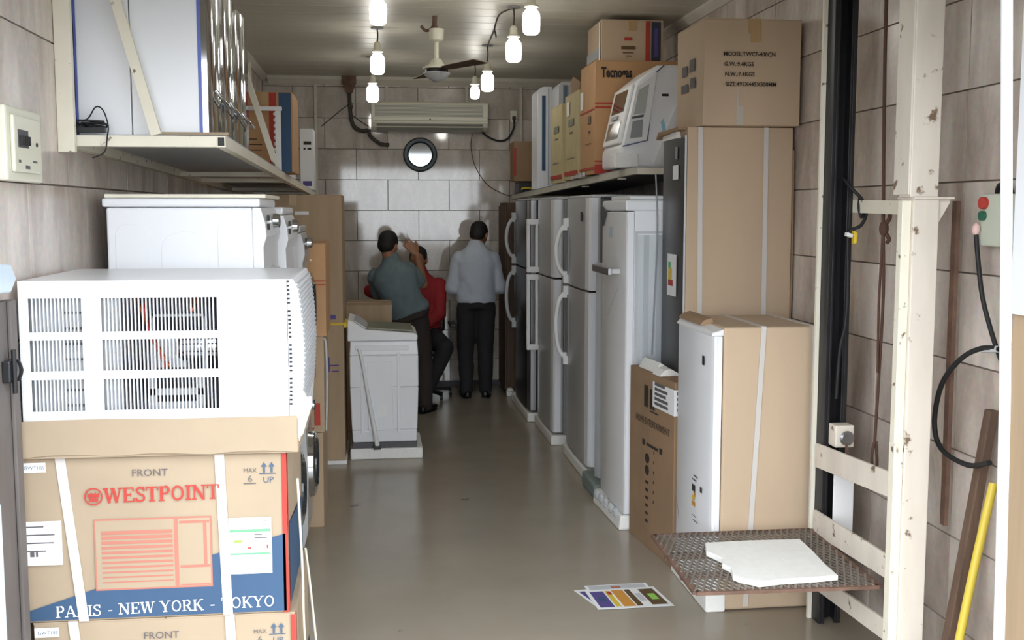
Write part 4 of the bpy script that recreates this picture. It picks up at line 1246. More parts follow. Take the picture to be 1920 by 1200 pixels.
for yy, x_ in ((6.6, 1.47), (7.62, 1.44), (9.63, 1.33)):
    lg = obj('support', G().bar((x_ + .02, yy, 0), (x_ + .02, yy, RZ(yy) - .046), .025, .025), M_CREAM, t)
    obj('support_plate', G().box(x_, x_ + .045, yy - .02, yy + .02, RZ(yy) - .055, RZ(yy) - .0465), M_CREAM, lg)

# white appliance with slanted window front
t = thing('white_dishwasher', 'white appliance with slanted glass-fronted door at the shelf end', 'appliance', (1.7, 6.7, RZ(6.7)))
zb = RZ(6.42) + .006
y0, y1 = 6.42, 6.95
prof = [(1.44, zb), (1.44, zb + .10), (1.452, zb + .13), (1.535, zb + .50), (1.575, zb + .535), (1.66, zb + .60), (1.74, zb + .605), (2.0, zb + .60), (2.0, zb)]
obj('casing', G().prism(prof, 'y', y0, y1), M_WHITE, t, bevel=.02, smooth=40, seg=3)


def fr(u, v, o):        # point on the slanted side: u away from the street, v up the slope, o outward
    a, b = Vector((1.452, 0, zb + .13)), Vector((1.535, 0, zb + .50))
    n_ = Vector((-(b - a).z, 0, (b - a).x)).normalized()
    p = a + (b - a) * v + n_ * o
    return (p.x, y0 + u, p.z)


def fplate(u0, u1, v0, v1, o0, o1):
    return [fr(u0, v0, o0), fr(u1, v0, o0), fr(u1, v1, o0), fr(u0, v1, o0)], [fr(u0, v0, o1), fr(u1, v0, o1), fr(u1, v1, o1), fr(u0, v1, o1)]


d = obj('door', G().hexa(*fplate(.03, .5, .03, .97, .0, .018)), M_WHITEM, t, bevel=.006)
obj('window', G().hexa(*fplate(.10, .43, .55, .90, .0182, .021)), M_GLASS, d)
obj('window', G().hexa(*fplate(.10, .43, .12, .40, .0182, .021)), mat('grey_glass', srgb(120, 124, 126), .12, coat=.3), d)
obj('latch', G().hexa(*fplate(.2, .36, .44, .5, .0182, .03)), M_GREYP, d)
# the same slanted look on the street side: window panel and dark seam
P0 = [(1.462, zb + .14), (1.536, zb + .475), (1.66, zb + .56), (1.60, zb + .16)]
obj('side_door', G().prism(P0, 'y', y0 - .008, y0 - .0005), M_WHITEM, t, bevel=.003)
obj('side_window', G().prism([(1.497, zb + .17), (1.512, zb + .27), (1.575, zb + .285), (1.57, zb + .18)], 'y', y0 - .0095, y0 - .0085), mat('grey_glass2', srgb(150, 154, 154), .12), t)
obj('side_window', G().prism([(1.519, zb + .31), (1.548, zb + .455), (1.61, zb + .49), (1.587, zb + .32)], 'y', y0 - .0095, y0 - .0085), mat('grey_glass3', srgb(178, 184, 178), .12), t)
obj('side_latch', G().prism([(1.505, zb + .285), (1.51, zb + .298), (1.58, zb + .312), (1.576, zb + .296)], 'y', y0 - .013, y0 - .0085), M_DGREY, t)
obj('side_seam', G().tube([(1.70, y0 - .003, zb + .6), (1.655, y0 - .003, zb + .56), (1.63, y0 - .003, zb + .42), (1.605, y0 - .003, zb + .16), (1.455, y0 - .003, zb + .125)], .004, 6), mat('seam_blue', srgb(92, 98, 130), .5), t)
obj('badge', G().box(1.69, 1.73, y0 - .0015, y0 - .0005, zb + .42, zb + .435), M_INK, t)
obj('blue_tape', G().prism([(1.685, zb + .27), (1.70, zb + .2), (1.72, zb + .22), (1.70, zb + .29)], 'y', y0 - .002, y0 - .0005), mat('blue_tape', srgb(150, 200, 216), .4), t)
obj('loose_leg', G().bar((1.66, y0 - .012, zb + .02), (1.79, y0 - .012, zb + .36), .04, .02, (1, 0, 0)), M_WHITEM, t)
obj('foam_foot', G().box(1.40, 1.55, y0 - .02, y0 + .1, zb - .003, zb + .085), M_FOAM, t, bevel=.01)

# cartons along the right shelf
X0, X1, Y0, Y1 = 1.402, 1.99, 7.0, 7.5
z0 = RZ(7.0) + .003
z1 = 2.665
t = carton('large_orange_carton', 'large orange-brown carton with bold black lettering and red lines', X0, X1, Y0, Y1, z0, z1, M_CARD3, dent=.003, seed=41, tape=False)
f = ('front', X0, X1, Y0, Y1, z0, z1)
Print(*f, off=.0035).text('Tecnogas', .04, z1 - z0 - .105, .088, bold=.0035, sx=.60).build('printed_name', M_INK, t)
for q_ in ((.0, .445, .58, .455), (0, .42, .58, .43), (0, .0, .2, .06), (0, .075, .2, .085)):
    Print(*f, off=.0035).rect(*q_).build('printed_line', M_RED, t)
Print(*f, off=.0035).ring(.10, .13, .025, .004).ring(.16, .13, .025, .004).rect(.215, .49, .235, .53).build('printed_mark', M_BROWNP, t)
f = ('left', X0, X1, Y0, Y1, z0, z1)
Print(*f, off=.0035).rect(0, .41, .5, .42).build('printed_line', M_RED, t)
Print(*f, off=.0035).rect(0, .03, .5, .045).build('printed_line', M_RED, t)
Print(*f, off=.0035).rect(.28, .33, .38, .38).rect(.3, .27, .36, .285).rect(.2, .2, .4, .204).build('printed_mark', M_BROWNP, t)
obj('label_sheet', Print(*f, off=.0038).rect(.02, .44, .13, .56).g, M_PAPER, t)
X0, X1, Y0, Y1, z0, z1 = 1.452, 1.86, 7.05, 7.52, 2.668, 2.93
t = carton('top_carton', 'tan carton with red and dark blue bands on top of orange carton', X0, X1, Y0, Y1, z0, z1, M_CARD, dent=.003, seed=43)
f = ('front', X0, X1, Y0, Y1, z0, z1)
Print(*f, off=.0035).rect(.29, .004, .32, .255).rect(.15, .13, .2, .15).build('printed_band', M_RED, t)
Print(*f, off=.0035).rect(.328, .004, .39, .25).build('printed_band', mat('print_navy', srgb(52, 58, 76), .7), t)
Print(*f, off=.004).rect(.348, .03, .37, .21).build('printed_band', M_PURPLE, t)
Print(*f, off=.0035).rect(.13, .075, .22, .095).rect(.14, .05, .21, .056).rect(.16, .03, .2, .036).build('printed_words', M_BROWNP, t)
Print('left', X0, X1, Y0, Y1, z0, z1, off=.0035).rect(.0, .03, .46, .09).build('printed_band', M_GREYP, t)
Print('left', X0, X1, Y0, Y1, z0, z1, off=.0037).rect(.41, .004, .44, .25).build('printed_band', M_PAPER, t)
for i, (ya, yb_, zt, lab) in enumerate(((7.56, 8.1, 2.54, 'straw-coloured carton directly behind the large orange carton on right shelf'),
                                        (8.12, 8.62, 2.50, 'straw-coloured carton farther back, second behind the large orange carton'))):
    X0 = RX(ya) - .01 + (.005 if i else .0)
    z0 = RZ(ya) + .003
    t = carton('straw_carton', lab, X0, 1.95, ya, yb_, z0, zt, M_OLIVEY, dent=.003, seed=50 + i, group='straw-coloured cartons on the right shelf')
    f = ('left', X0, 1.95, ya, yb_, z0, zt)
    Print(*f, off=.0035).rect(.0, .03, .52, .06).build('printed_line', M_RED, t)
    Print(*f, off=.0035).rect(.15, .38, .38, .43).rect(.2, .33, .33, .34).rect(.1, .15, .4, .156).build('printed_mark', M_OLIVE, t)
    if i == 0:
        obj('label_sheet', Print(*f, off=.0038).rect(.1, .46, .22, .56).g, M_PAPER, t)
g = G().prism([(7.65, 2.545), (7.95, 2.545), (8.02, 2.62), (7.9, 2.67), (7.62, 2.60)], 'x', 1.42, 1.47).prism([(7.7, 2.545), (8.05, 2.545), (8.05, 2.66), (7.98, 2.66), (7.97, 2.56), (7.7, 2.56)], 'x', 1.48, 1.8)
tag(obj('folded_cardboard', g, M_CARDD, bevel=.003), 'folded scrap of dark cardboard on the nearer straw-coloured carton', 'cardboard')
g = G()
for k in range(4):
    yy = 7.3 + k * .12
    g.prism([(yy, RZ(yy) + .003), (yy + .1, RZ(yy) + .003), (yy + .08, RZ(yy) + .02), (yy + .01, RZ(yy) + .03)], 'x', RX(yy) - .02, 1.385)
tag(obj('foil_scrap', g, M_GREYL), 'crumpled silver scraps on the shelf edge below the straw cartons', 'scrap')
# tall white boards with blue bands
t = thing('white_blue_panel', 'tall rounded white panel with blue stripe on right shelf, far end', 'appliance panel', (1.42, 9.25, RZ(9.2)))
zb = RZ(9.15) + .003
def rpanel(x0, x1, z0, z1, r_):
    return [(x0, z0), (x1, z0), (x1, z1)] + [(x0 + r_ + r_ * cos(rad(a)), z1 - r_ + r_ * sin(rad(a))) for a in (90, 110, 130, 150, 170, 180)]
obj('panel_body', G().prism(rpanel(1.347, 1.47, zb, 2.735, .06), 'y', 9.15, 9.5), M_WHITE, t, bevel=.004)
obj('blue_stripe', G().box(1.385, 1.415, 9.146, 9.1495, zb + .15, 2.66), M_BLUE, t)
obj('dark_stripe', G().box(1.437, 1.443, 9.146, 9.1495, zb + .03, 2.72), M_GREYP, t)
t = thing('grey_round_panel', 'grey rounded panel standing behind white and blue panel', 'appliance panel', (1.55, 9.0, RZ(9)))
zb = RZ(8.72) + .003
obj('panel_body', G().prism(rpanel(1.452, 1.56, zb, 2.73, .05), 'y', 8.72, 9.05), M_GREYL, t, bevel=.004)
obj('blue_stripe', G().box(1.49, 1.52, 8.715, 8.7195, zb + .3, 2.70), mat('slate_blue', srgb(104, 122, 146), .4), t)
t = carton('small_dark_carton', 'small dark brown carton at the far end of the right shelf', 1.255, 1.46, 10.0, 10.3, RZ(10.0) + .11, 2.335, M_CARDD, seed=61, tape=False)
Print('front', 1.255, 1.46, 10.0, 10.3, RZ(10) + .11, 2.335, off=.0035).rect(.0, .05, .02, .3).build('printed_edge', M_RED, t)
t = thing('dark_tool_case', 'dark plastic case under small brown carton on right shelf', 'case', (1.4, 10.1, RZ(10)))
obj('case_body', G().box(1.30, 1.6, 9.95, 10.3, RZ(9.95) + .001, RZ(10) + .104), M_BLACK, t, bevel=.01)
obj('case_handle', G().tube([(1.32, 9.94, 1.9), (1.33, 9.9, 1.91), (1.4, 9.9, 1.91), (1.41, 9.94, 1.9)], .008, 8, 3), M_YEL, t)

# ================================================================== GOODS LIFT
t = thing('goods_lift', 'goods lift frame of black mast and chipped cream posts on right wall', 'lift', (1.85, 3.9, 0))
g = G().box(1.80, 1.895, 4.27, 4.285, 0, ZC - .002).box(1.80, 1.815, 4.20, 4.27, 0, ZC - .002).box(1.88, 1.895, 4.20, 4.27, 0, ZC - .002).box(1.815, 1.825, 4.2, 4.215, 0, ZC - .002).box(1.87, 1.88, 4.2, 4.215, 0, ZC - .002)
obj('mast', g, M_BLACKM, t, bevel=.002)
obj('mast_edge', G().box(1.832 - .05, 1.80 - .001, 4.27, 4.285, 0, ZC - .002), M_CREAM, t)
obj('post', G().box(1.755, 1.853, 3.45, 3.53, 1.752, ZC - .002).box(1.748, 1.756, 3.452, 3.56, 1.76, ZC - .002), M_CREAMW, t, bevel=.003)
obj('post', G().box(1.768, 1.858, 3.45, 3.54, 0, 1.748), M_CREAMW, t, bevel=.003)
obj('post_flange', G().prism([(1.765, 1.745), (1.905, 1.745), (1.905, 1.752), (1.765, 1.752)], 'y', 3.44, 3.56).prism([(1.858, 1.66), (1.9, 1.735), (1.9, 1.745), (1.858, 1.745)], 'y', 3.46, 3.48), M_CREAMW, t)
obj('guide_strip', G().box(1.735, 1.767, 3.46, 3.5, .0, .92).box(1.735, 1.767, 3.463, 3.497, .92, 1.74), M_CREAM, t, bevel=.002)
for za, zb, zc, zd in ((.705, .762, .1, .09), (.425, .468, .1, .086), (.18, .24, .07, .076)):
    obj('cross_rail', G().hexa([(1.785, 4.24, za - zc / 2), (1.797, 4.24, za - zc / 2), (1.768, 3.5, zb - zd / 2), (1.756, 3.5, zb - zd / 2)], [(1.785, 4.24, za + zc / 2), (1.797, 4.24, za + zc / 2), (1.768, 3.5, zb + zd / 2), (1.756, 3.5, zb + zd / 2)]), M_CREAMW, t, bevel=.002)
obj('top_rail', G().hexa([(1.897, 4.25, 1.70), (1.91, 4.25, 1.70), (1.87, 3.53, 1.69), (1.858, 3.53, 1.69)], [(1.897, 4.25, 1.75), (1.91, 4.25, 1.75), (1.87, 3.53, 1.74), (1.858, 3.53, 1.74)]), M_CREAM, t)
c = obj('carriage_plate', G().box(1.82, 1.905, 4.13, 4.14, .36, .66), M_WHITEM, t, bevel=.003)
w_ = obj('pulley_block', G().box(1.815, 1.895, 4.12, 4.19, .76, .85), M_CREAMW, t, bevel=.006)
obj('pulley_wheel', G().lathe([(0, -.008), (.022, -.008), (.03, 0), (.022, .008), (0, .008)], (1.86, 4.11, .80), 16, 'y'), M_STEEL, w_, smooth=40)
obj('hook', G().tube([(1.855, 4.11, .8), (1.86, 4.1, .72), (1.862, 4.1, .68)], .006, 6, 3), M_RUST, w_)
obj('carriage_slot', G().ball((1.862, 4.128, .40), .012, .004, .02, 10, 6), M_DGREY, c)
obj('rusty_angle', G().box(1.975, 1.987, 3.55, 3.58, .6, 1.74).box(1.987, 1.99, 3.55, 3.6, .6, 1.74), M_RUST, t)

t = thing('lift_platform', 'expanded-steel lift platform carrying a white foam sheet', 'platform', (1.45, 3.94, .39))
A, B_, C_, D_ = (1.111, 4.262), (1.089, 3.586), (1.75, 3.571), (1.78, 4.262)
ring = [A, B_, C_, D_]
zt = .39
for i in range(4):
    p, q = ring[i], ring[(i + 1) % 4]
    obj('edge_bar', G().bar((p[0], p[1], zt - .008), (q[0], q[1], zt - .008), .012, .022, (0, 0, 1)), M_RUST, t)
g = G()


def clipline(a, b):
    """clip a line to the platform's four-sided outline"""
    t0, t1 = 0, 1
    for i in range(4):
        p, q = ring[i], ring[(i + 1) % 4]
        nx, ny = -(q[1] - p[1]), q[0] - p[0]
        da = (a[0] - p[0]) * nx + (a[1] - p[1]) * ny
        db = (b[0] - p[0]) * nx + (b[1] - p[1]) * ny
        if da < 0 and db < 0:
            return None
        if da < 0:
            t0 = max(t0, da / (da - db))
        elif db < 0:
            t1 = min(t1, da / (da - db))
    if t1 - t0 < .01:
        return None
    return [(a[0] + (b[0] - a[0]) * k, a[1] + (b[1] - a[1]) * k) for k in (t0, t1)]


for sgn in (-1, 1):
    for i in range(-30, 80):
        x = .8 + i * .026
        c = clipline((x, 3.4), (x + sgn * .42, 4.4))
        if c:
            g.bar((*c[0], zt - .004 + .002 * sgn), (*c[1], zt - .004 + .002 * sgn), .008, .0045, (1, 0, 0))
o = obj('expanded_mesh', g, M_MESH, t)
o['kind'] = 'stuff'
for yy in (3.82, 4.05):
    obj('bearer', G().bar((1.10, yy, zt - .028), (1.765, yy, zt - .028), .024, .02, (0, 0, 1)), M_RUST, t)
obj('platform_arm', G().box(1.70, 1.83, 4.145, 4.198, zt - .06, zt - .02), M_BLACKM, t)

pts = [(1.267, 4.06), (1.45, 4.068), (1.655, 4.061), (1.645, 3.9), (1.63, 3.76), (1.624, 3.625), (1.52, 3.612), (1.40, 3.605), (1.318, 3.588), (1.30, 3.61), (1.265, 3.64), (1.25, 3.672), (1.268, 3.75), (1.252, 3.80), (1.27, 3.86), (1.258, 3.9), (1.238, 3.95), (1.25, 4.0)]
tag(obj('foam_sheet', G().prism(pts, 'z', zt + .0005, zt + .021), M_FOAM, bevel=.004), 'torn white foam sheet lying on the lift platform', 'packing foam')

# rope and hook
g = G().tube([(1.886, 3.95, ZC - .001), (1.889, 3.95, 2.3), (1.905, 3.95, 1.64)], .007, 8, 3)
g.tube([(1.905, 3.95, 1.64), (1.91, 3.94, 1.4), (1.908, 3.95, 1.08), (1.90, 3.95, .82)], .006, 8, 4)
g.tube([(1.905, 3.95, 1.64), (1.893, 3.94, 1.35), (1.90, 3.945, 1.09)], .005, 8, 4)
g.tube([(1.90, 3.95, .82), (1.888, 3.945, .77), (1.895, 3.945, .70), (1.91, 3.945, .73), (1.905, 3.95, .82)], .006, 8, 4)
g.ball((1.908, 3.95, 1.64), .018, .018, .03, 10, 7)
g.tube([(1.91, 3.95, 1.65), (1.925, 3.94, 1.68), (1.92, 3.94, 1.71)], .008, 8, 3)
g.tube([(1.91, 3.95, 1.63), (1.925, 3.94, 1.60), (1.915, 3.94, 1.585)], .008, 8, 3)
tag(obj('knotted_rope', g, M_ROPE, smooth=60), 'brown knotted rope hanging from the ceiling inside the lift frame', 'rope')
t = thing('mast_cable', 'black cable loop with yellow connector hanging on black mast', 'cable', (1.88, 4.1, 1.6))
obj('cable_loop', G().tube([(1.85, 4.19, 1.83), (1.87, 4.15, 1.79), (1.905, 4.14, 1.75), (1.925, 4.14, 1.70), (1.905, 4.14, 1.65), (1.87, 4.15, 1.63), (1.86, 4.16, 1.60), (1.866, 4.16, 1.4), (1.86, 4.16, 1.25), (1.845, 4.17, 1.15), (1.84, 4.18, .95)], .007, 8, 4)
    .tube([(1.90, 4.15, 1.76), (1.888, 4.13, 1.72), (1.9, 4.13, 1.68), (1.915, 4.14, 1.71), (1.90, 4.14, 1.76)], .006, 8, 4), M_RUBBER, t, smooth=60)
obj('connector', G().prism([(1.868, 1.63), (1.885, 1.62), (1.882, 1.58), (1.87, 1.575)], 'y', 4.12, 4.15), M_YEL, t, bevel=.004)
obj('connector', G().prism([(1.842, 1.622), (1.866, 1.615), (1.862, 1.600), (1.84, 1.608)], 'y', 4.12, 4.15), M_PAPER, t, bevel=.003)

t = thing('lift_control_box', 'pale green lift control box with red and green buttons', 'switch box', (2.04, 3.3, 1.6))
obj('box_body', G().box(2.0, 2.048, 3.30, 3.445, 1.59, 1.762), mat('pale_green_box', srgb(196, 202, 186), .5), t, bevel=.006)
obj('red_button', G().lathe([(0, 0), (.02, 0), (.02, -.016), (0, -.018)], (2.0, 3.415, 1.732), 16, 'x'), M_RED, t)
obj('green_button', G().lathe([(0, 0), (.016, 0), (.016, -.014), (0, -.016)], (2.0, 3.42, 1.69), 16, 'x'), mat('button_green', srgb(44, 100, 78), .4), t)
obj('pink_knob', G().ball((1.985, 3.44, 1.645), .014, .014, .022, 10, 7), mat('pink_plastic', srgb(226, 190, 184), .5), t, smooth=80)
obj('cable', G().tube([(2.03, 3.40, 1.765), (2.02, 3.37, 1.79), (2.025, 3.33, 1.785), (2.03, 3.31, 1.76)], .008, 8, 4), M_RUBBER, t, smooth=60)
obj('cable', G().tube([(1.985, 3.44, 1.64), (1.99, 3.43, 1.55), (1.995, 3.40, 1.42), (2.0, 3.34, 1.3), (2.0, 3.28, 1.22)], .008, 8, 4), M_RUBBER, t, smooth=60)
t = thing('black_hose_loop', 'black hose bent in a wide loop on the right wall', 'hose', (2.0, 3.4, 1.0))
obj('hose', G().tube([(1.99, 3.28, 1.262), (1.975, 3.36, 1.255), (1.95, 3.44, 1.21), (1.935, 3.53, 1.11), (1.935, 3.57, .97), (1.935, 3.515, .885), (1.95, 3.37, .862), (1.95, 3.24, .90)], .009, 8, 5), M_RUBBER, t, smooth=60)
obj('wall_clip', G().box(2.0, 2.048, 3.24, 3.29, 1.235, 1.285), M_DGREY, t, bevel=.005)
obj('hose_end', G().tube([(1.99, 3.285, 1.262), (1.983, 3.37, 1.25)], .011, 8), M_GREYL, t)
tag(obj('yellow_pipe', G().tube([(1.97, 3.247, .83), (1.90, 3.215, .573), (1.845, 3.2, .31), (1.79, 3.18, .005)], .014, 10, 3), M_YPIPE, smooth=60), 'yellow plastic pipe leaning at the right wall by the door jamb', 'pipe')
tag(obj('brown_plank', G().hexa([(1.86, 3.36, .0), (1.90, 3.36, .0), (1.90, 3.40, .0), (1.86, 3.40, .0)], [(2.0, 3.33, 1.05), (2.03, 3.33, 1.05), (2.03, 3.37, 1.05), (2.0, 3.37, 1.05)]), M_WOOD, bevel=.003), 'narrow brown plank leaning against the right wall behind yellow pipe', 'plank')
tag(obj('white_door_pole', G().tube([(1.664, 2.67, 0), (1.642, 2.67, 1.2), (1.590, 2.67, 2.4)], .0145, 12, 3), M_WHITEM, smooth=60), 'slim white pole standing in front of the carton at right edge', 'pole')
x0, x1, y0, y1 = 1.768, 2.03, 2.70, 2.86
t = carton('doorway_carton', 'tan carton standing upright at the right picture edge, top painted as sun glare', x0, x1, y0, y1, 0, 2.36, M_CARD2, seed=71, tape=False)
obj('glare_sheet', G().box(x0 - .006, x1 + .002, y0 - .006, y0 - .003, 1.42, 2.35).box(x0 - .006, x0 - .003, y0 - .003, y1, 1.42, 2.35), M_WHITE, t)  # added white sheet paints the sun's glare on the carton's upper half
p = Print('front', x0, x1, y0, y1, 0, 2.36, off=.004)
for i in range(7):
    p.line([(.02, .86 - i * .04), (.045, .85 - i * .04)], .008)
p.line([(.006, .60), (.03, .575)], .012)
p.build('printed_marks', M_BROWNP, t)

# ================================================================== FLYERS on the floor
def flyer(label, pts, z, blocks):
    t = thing('printed_flyer', label, 'flyer', (sum(p[0] for p in pts) / 4, sum(p[1] for p in pts) / 4, 0), group='printed flyers on the floor')

    def q(u, v):
        a, b, c, d = [Vector(p) for p in pts]
        return (a * (1 - u) + b * u) * (1 - v) + (d * (1 - u) + c * u) * v
    g = G()
    g.hexa([(*p, z) for p in pts], [(*p, z + .001) for p in pts])
    obj('paper', g, M_PAPER, t)
    for k, (u0, v0, u1, v1, m) in enumerate(blocks):
        g = G().add([(*q(a, b), z + .0013 + .0001 * k) for a, b in ((u0, v0), (u1, v0), (u1, v1), (u0, v1))], [(0, 1, 2, 3)])
        obj('printed_block', g, m, t)


r = random.Random(3)
flyer('partly covered white and purple flyer, leftmost of the three', [(.93, 4.49), (1.09, 4.52), (1.02, 4.74), (.865, 4.715)], .001, [(.08, .1, .45, .9, M_PURPLE), (.5, .2, .9, .6, M_GREYL)])
flyer('partly covered pale flyer behind the colourful ones', [(.93, 4.60), (1.22, 4.60), (1.21, 4.775), (.92, 4.765)], .0026, [(.05, .6, .95, .95, M_GREYL), (.4, .7, .55, .85, M_PINK), (.1, .2, .3, .5, M_PURPLE)])
flyer('bright flyer with yellow, brown and purple blocks, on top', [(.925, 4.462), (1.262, 4.468), (1.232, 4.715), (.91, 4.70)], .0042,
      [(.05, .08, .24, .9, M_PURPLE), (.1, .4, .2, .6, M_BLUE), (.26, .1, .33, .9, M_YEL), (.36, .08, .52, .92, M_ORANGE), (.54, .08, .62, .92, M_BROWNP), (.64, .3, .72, .7, M_GREYL), (.74, .1, .95, .9, M_BROWNP), (.8, .35, .9, .65, M_LIME), (.28, .7, .34, .86, M_RED)])

# ================================================================== BACK WALL things
t = thing('split_air_conditioner', 'long cream split air conditioner on the back wall', 'air conditioner', (.51, YB, 2.46))
X0, X1, y0, y1, z0, z1 = -.035, 1.06, 10.38, YB - .001, 2.458, 2.722
obj('casing', G().prism([(y1, z0), (y0 + .09, z0), (y0 + .03, z0 + .03), (y0 + .005, z0 + .07), (y0, z0 + .13), (y0, z1 - .02), (y0 + .02, z1), (y1, z1)], 'x', X0, X1), M_CREAMAC, t, bevel=.008)
gp = obj('intake_grille', G().box(X0 + .035, X1 - .05, y0 - .004, y0 - .0005, z0 + .125, z1 - .03), M_ACGREY, t)
for i in range(9):
    obj('grille_bar', G().box(X0 + .035, X1 - .05, y0 - .007, y0 - .0045, z0 + .132 + i * .0118, z0 + .136 + i * .0118), M_CREAMAC, gp)
obj('front_lip', G().box(X0 + .01, X1 - .01, y0 - .012, y0 - .0005, z0 + .085, z0 + .118), M_CREAMAC, t, bevel=.005)
obj('outlet_vane', G().hexa([(X0 + .05, y0 + .075, z0 - .004), (X1 - .05, y0 + .075, z0 - .004), (X1 - .05, y0 + .085, z0 + .004), (X0 + .05, y0 + .085, z0 + .004)], [(X0 + .05, y0 + .004, z0 + .055), (X1 - .05, y0 + .004, z0 + .055), (X1 - .05, y0 + .012, z0 + .06), (X0 + .05, y0 + .012, z0 + .06)]), M_ACGREY, t)
obj('badge', G().box(.505, .52, y0 - .0135, y0 - .0125, z0 + .092, z0 + .104), M_DGREY, t)
t = thing('round_wall_clock', 'round wall mirror-like disc with thick dark rim below air conditioner', 'wall disc', (.426, YB, 2.24))
obj('rim', G().lathe([(.108, -.002), (.16, -.002), (.163, -.02), (.15, -.04), (.125, -.042), (.112, -.03), (.108, -.01)], (.426, YB, 2.239), 40, 'y'), M_TEAL, t, smooth=40)
fa = obj('face', G().lathe([(0, -.006), (.113, -.006), (.113, .0), (0, .0)], (0, 0, 0), 32, 'y'), M_FACE)
fa.parent = t
fa.matrix_parent_inverse = PINV[t.name]
fa.location = (.426, YB - .012, 2.239)
fa.rotation_euler = (rad(.75), 0, 0)          # hangs leaning slightly forward
t = thing('insulated_pipe', 'dark insulated pipe running from ceiling to the air conditioner', 'pipe', (-.2, YB - .05, 2.5))
obj('pipe', G().tube([(-.235, YB - .06, ZC - .08), (-.235, YB - .05, 2.80), (-.225, YB - .045, 2.6), (-.195, YB - .045, 2.5), (-.13, YB - .045, 2.46), (-.06, YB - .045, 2.465)], .018, 10, 4), M_INS, t, smooth=60)
obj('pipe', G().tube([(-.055, YB - .05, 2.47), (-.05, YB - .05, 2.42), (.0, YB - .05, 2.37), (.06, YB - .045, 2.335), (.13, YB - .03, 2.33)], .017, 10, 4), M_INS, t, smooth=60)
obj('ceiling_bracket', G().box(-.30, -.17, YB - .09, YB - .078, ZC - .08, ZC - .001).prism([(-.29, ZC - .08), (-.18, ZC - .08), (-.21, ZC - .16), (-.26, ZC - .16)], 'y', YB - .09, YB - .04), M_RUST, t)
obj('thin_wire', G().tube([(-.06, YB - .014, 2.5), (-.15, YB - .014, 2.56), (-.22, YB - .014, 2.62), (-.22, YB - .014, 2.72), (-.5, YB - .014, 2.5)], .004, 6, 4), M_INS, t)
t = thing('wall_socket', 'wall socket with black plug cord beside the air conditioner', 'socket', (1.33, YB, 2.6))
obj('plate', G().box(1.295, 1.36, YB - .016, YB - .001, 2.555, 2.665), M_CREAMAC, t, bevel=.004)
obj('plug', G().box(1.312, 1.342, YB - .05, YB - .0165, 2.575, 2.61), M_BLACK, t, bevel=.004)
obj('cord', G().tube([(1.327, YB - .045, 2.575), (1.325, YB - .035, 2.5), (1.27, YB - .03, 2.40), (1.18, YB - .03, 2.375), (1.08, YB - .03, 2.41), (1.02, YB - .04, 2.455)], .009, 8, 4), M_RUBBER, t, smooth=60)
tag(obj('thin_red_wire', G().tube([(.925, YB - .006, 2.44), (.915, YB - .006, 2.3), (.96, YB - .006, 2.12), (1.08, YB - .006, 1.95), (1.25, YB - .006, 1.86), (1.31, YB - .006, 1.855)], .004, 6, 5), mat('dull_red', srgb(120, 72, 62), .6)), 'thin reddish wire running down the back wall beside the air conditioner', 'wire')

for z_, lab in ((.44, 'small white wall box behind the standing person, upper of two'), (.06, 'small white wall box behind the standing person, just above the baseboard')):
    o = thing('wall_box', lab, 'socket', (.9, YB, z_), group='white wall boxes on the back wall')
    obj('cover', G().box(.872, .93, YB - .03, YB - .0125, z_, z_ + .065), M_WHITEM, o, bevel=.005)
    obj('socket_hole', G().lathe([(0, -.0305), (.012, -.0305), (.012, -.0298), (0, -.0298)], (.901, YB, z_ + .032), 12, 'y'), M_DGREY, o)

# ================================================================== CEILING lamps and fan
lamps = [(.0265, 6.5, 2.772, 'left-row bare ceiling bulb nearest the street'),
         (.023, 7.77, 2.645, 'left-row bare ceiling bulb in the middle of three'),
         (-.015, 9.2, 2.592, 'left-row bare ceiling bulb nearest the back wall'),
         (.879, 6.22, 2.69, 'right-row bare ceiling bulb nearest the street, highest in the picture'),
         (.862, 6.885, 2.626, 'right-row bare ceiling bulb second from the street'),
         (.86, 8.48, 2.615, 'right-row bare ceiling bulb third from the street'),
         (.86, 9.555, 2.665, 'right-row small bare ceiling bulb nearest the back wall')]
for i, (x, y, zb, lab) in enumerate(lamps):
    s = .8 if i == 6 else 1
    t = thing('hanging_bulb', lab, 'lamp', (x, y, ZC), group='bare bulbs hanging from the ceiling')
    L = .15 * s
    obj('bulb', G().lathe([(0, zb), (.034 * s, zb + .004), (.047 * s, zb + .018), (.05 * s, zb + .05), (.05 * s, zb + L - .05), (.046 * s, zb + L - .03), (.03 * s, zb + L - .01), (.026 * s, zb + L)], (x, y, 0), 20), M_BULB, t, smooth=50)
    k = obj('socket', G().lathe([(.027, zb + L), (.04, zb + L + .004), (.04, zb + L + .012), (.026, zb + L + .02), (.024, min(zb + L + .06, ZC - .012)), (.012, min(zb + L + .075, ZC - .008)), (0, min(zb + L + .076, ZC - .007))], (x, y, 0), 16), M_CREAMAC, t, smooth=50)
    if zb + L + .09 < ZC:
        obj('cord', G().tube([(x, y, zb + L + .07), (x + .004, y, (zb + L + .07 + ZC) / 2), (x, y, ZC - .004)], .005, 6, 3), M_INS, t)
    obj('ceiling_rose', G().lathe([(.045, ZC - .001), (.04, ZC - .008), (.0, ZC - .01)], (x, y, 0), 16), M_GREYP, t, smooth=50)
tag(obj('ceiling_wire', G().tube([(.862, 6.9, ZC - .004), (.80, 7.1, ZC - .01), (.79, 7.3, ZC - .06), (.82, 7.5, ZC - .09), (.83, 7.7, ZC - .02), (.86, 8.46, ZC - .004)], .005, 6, 5), M_INS), 'thin dark wire sagging under the ceiling between right-row bulbs', 'wire')

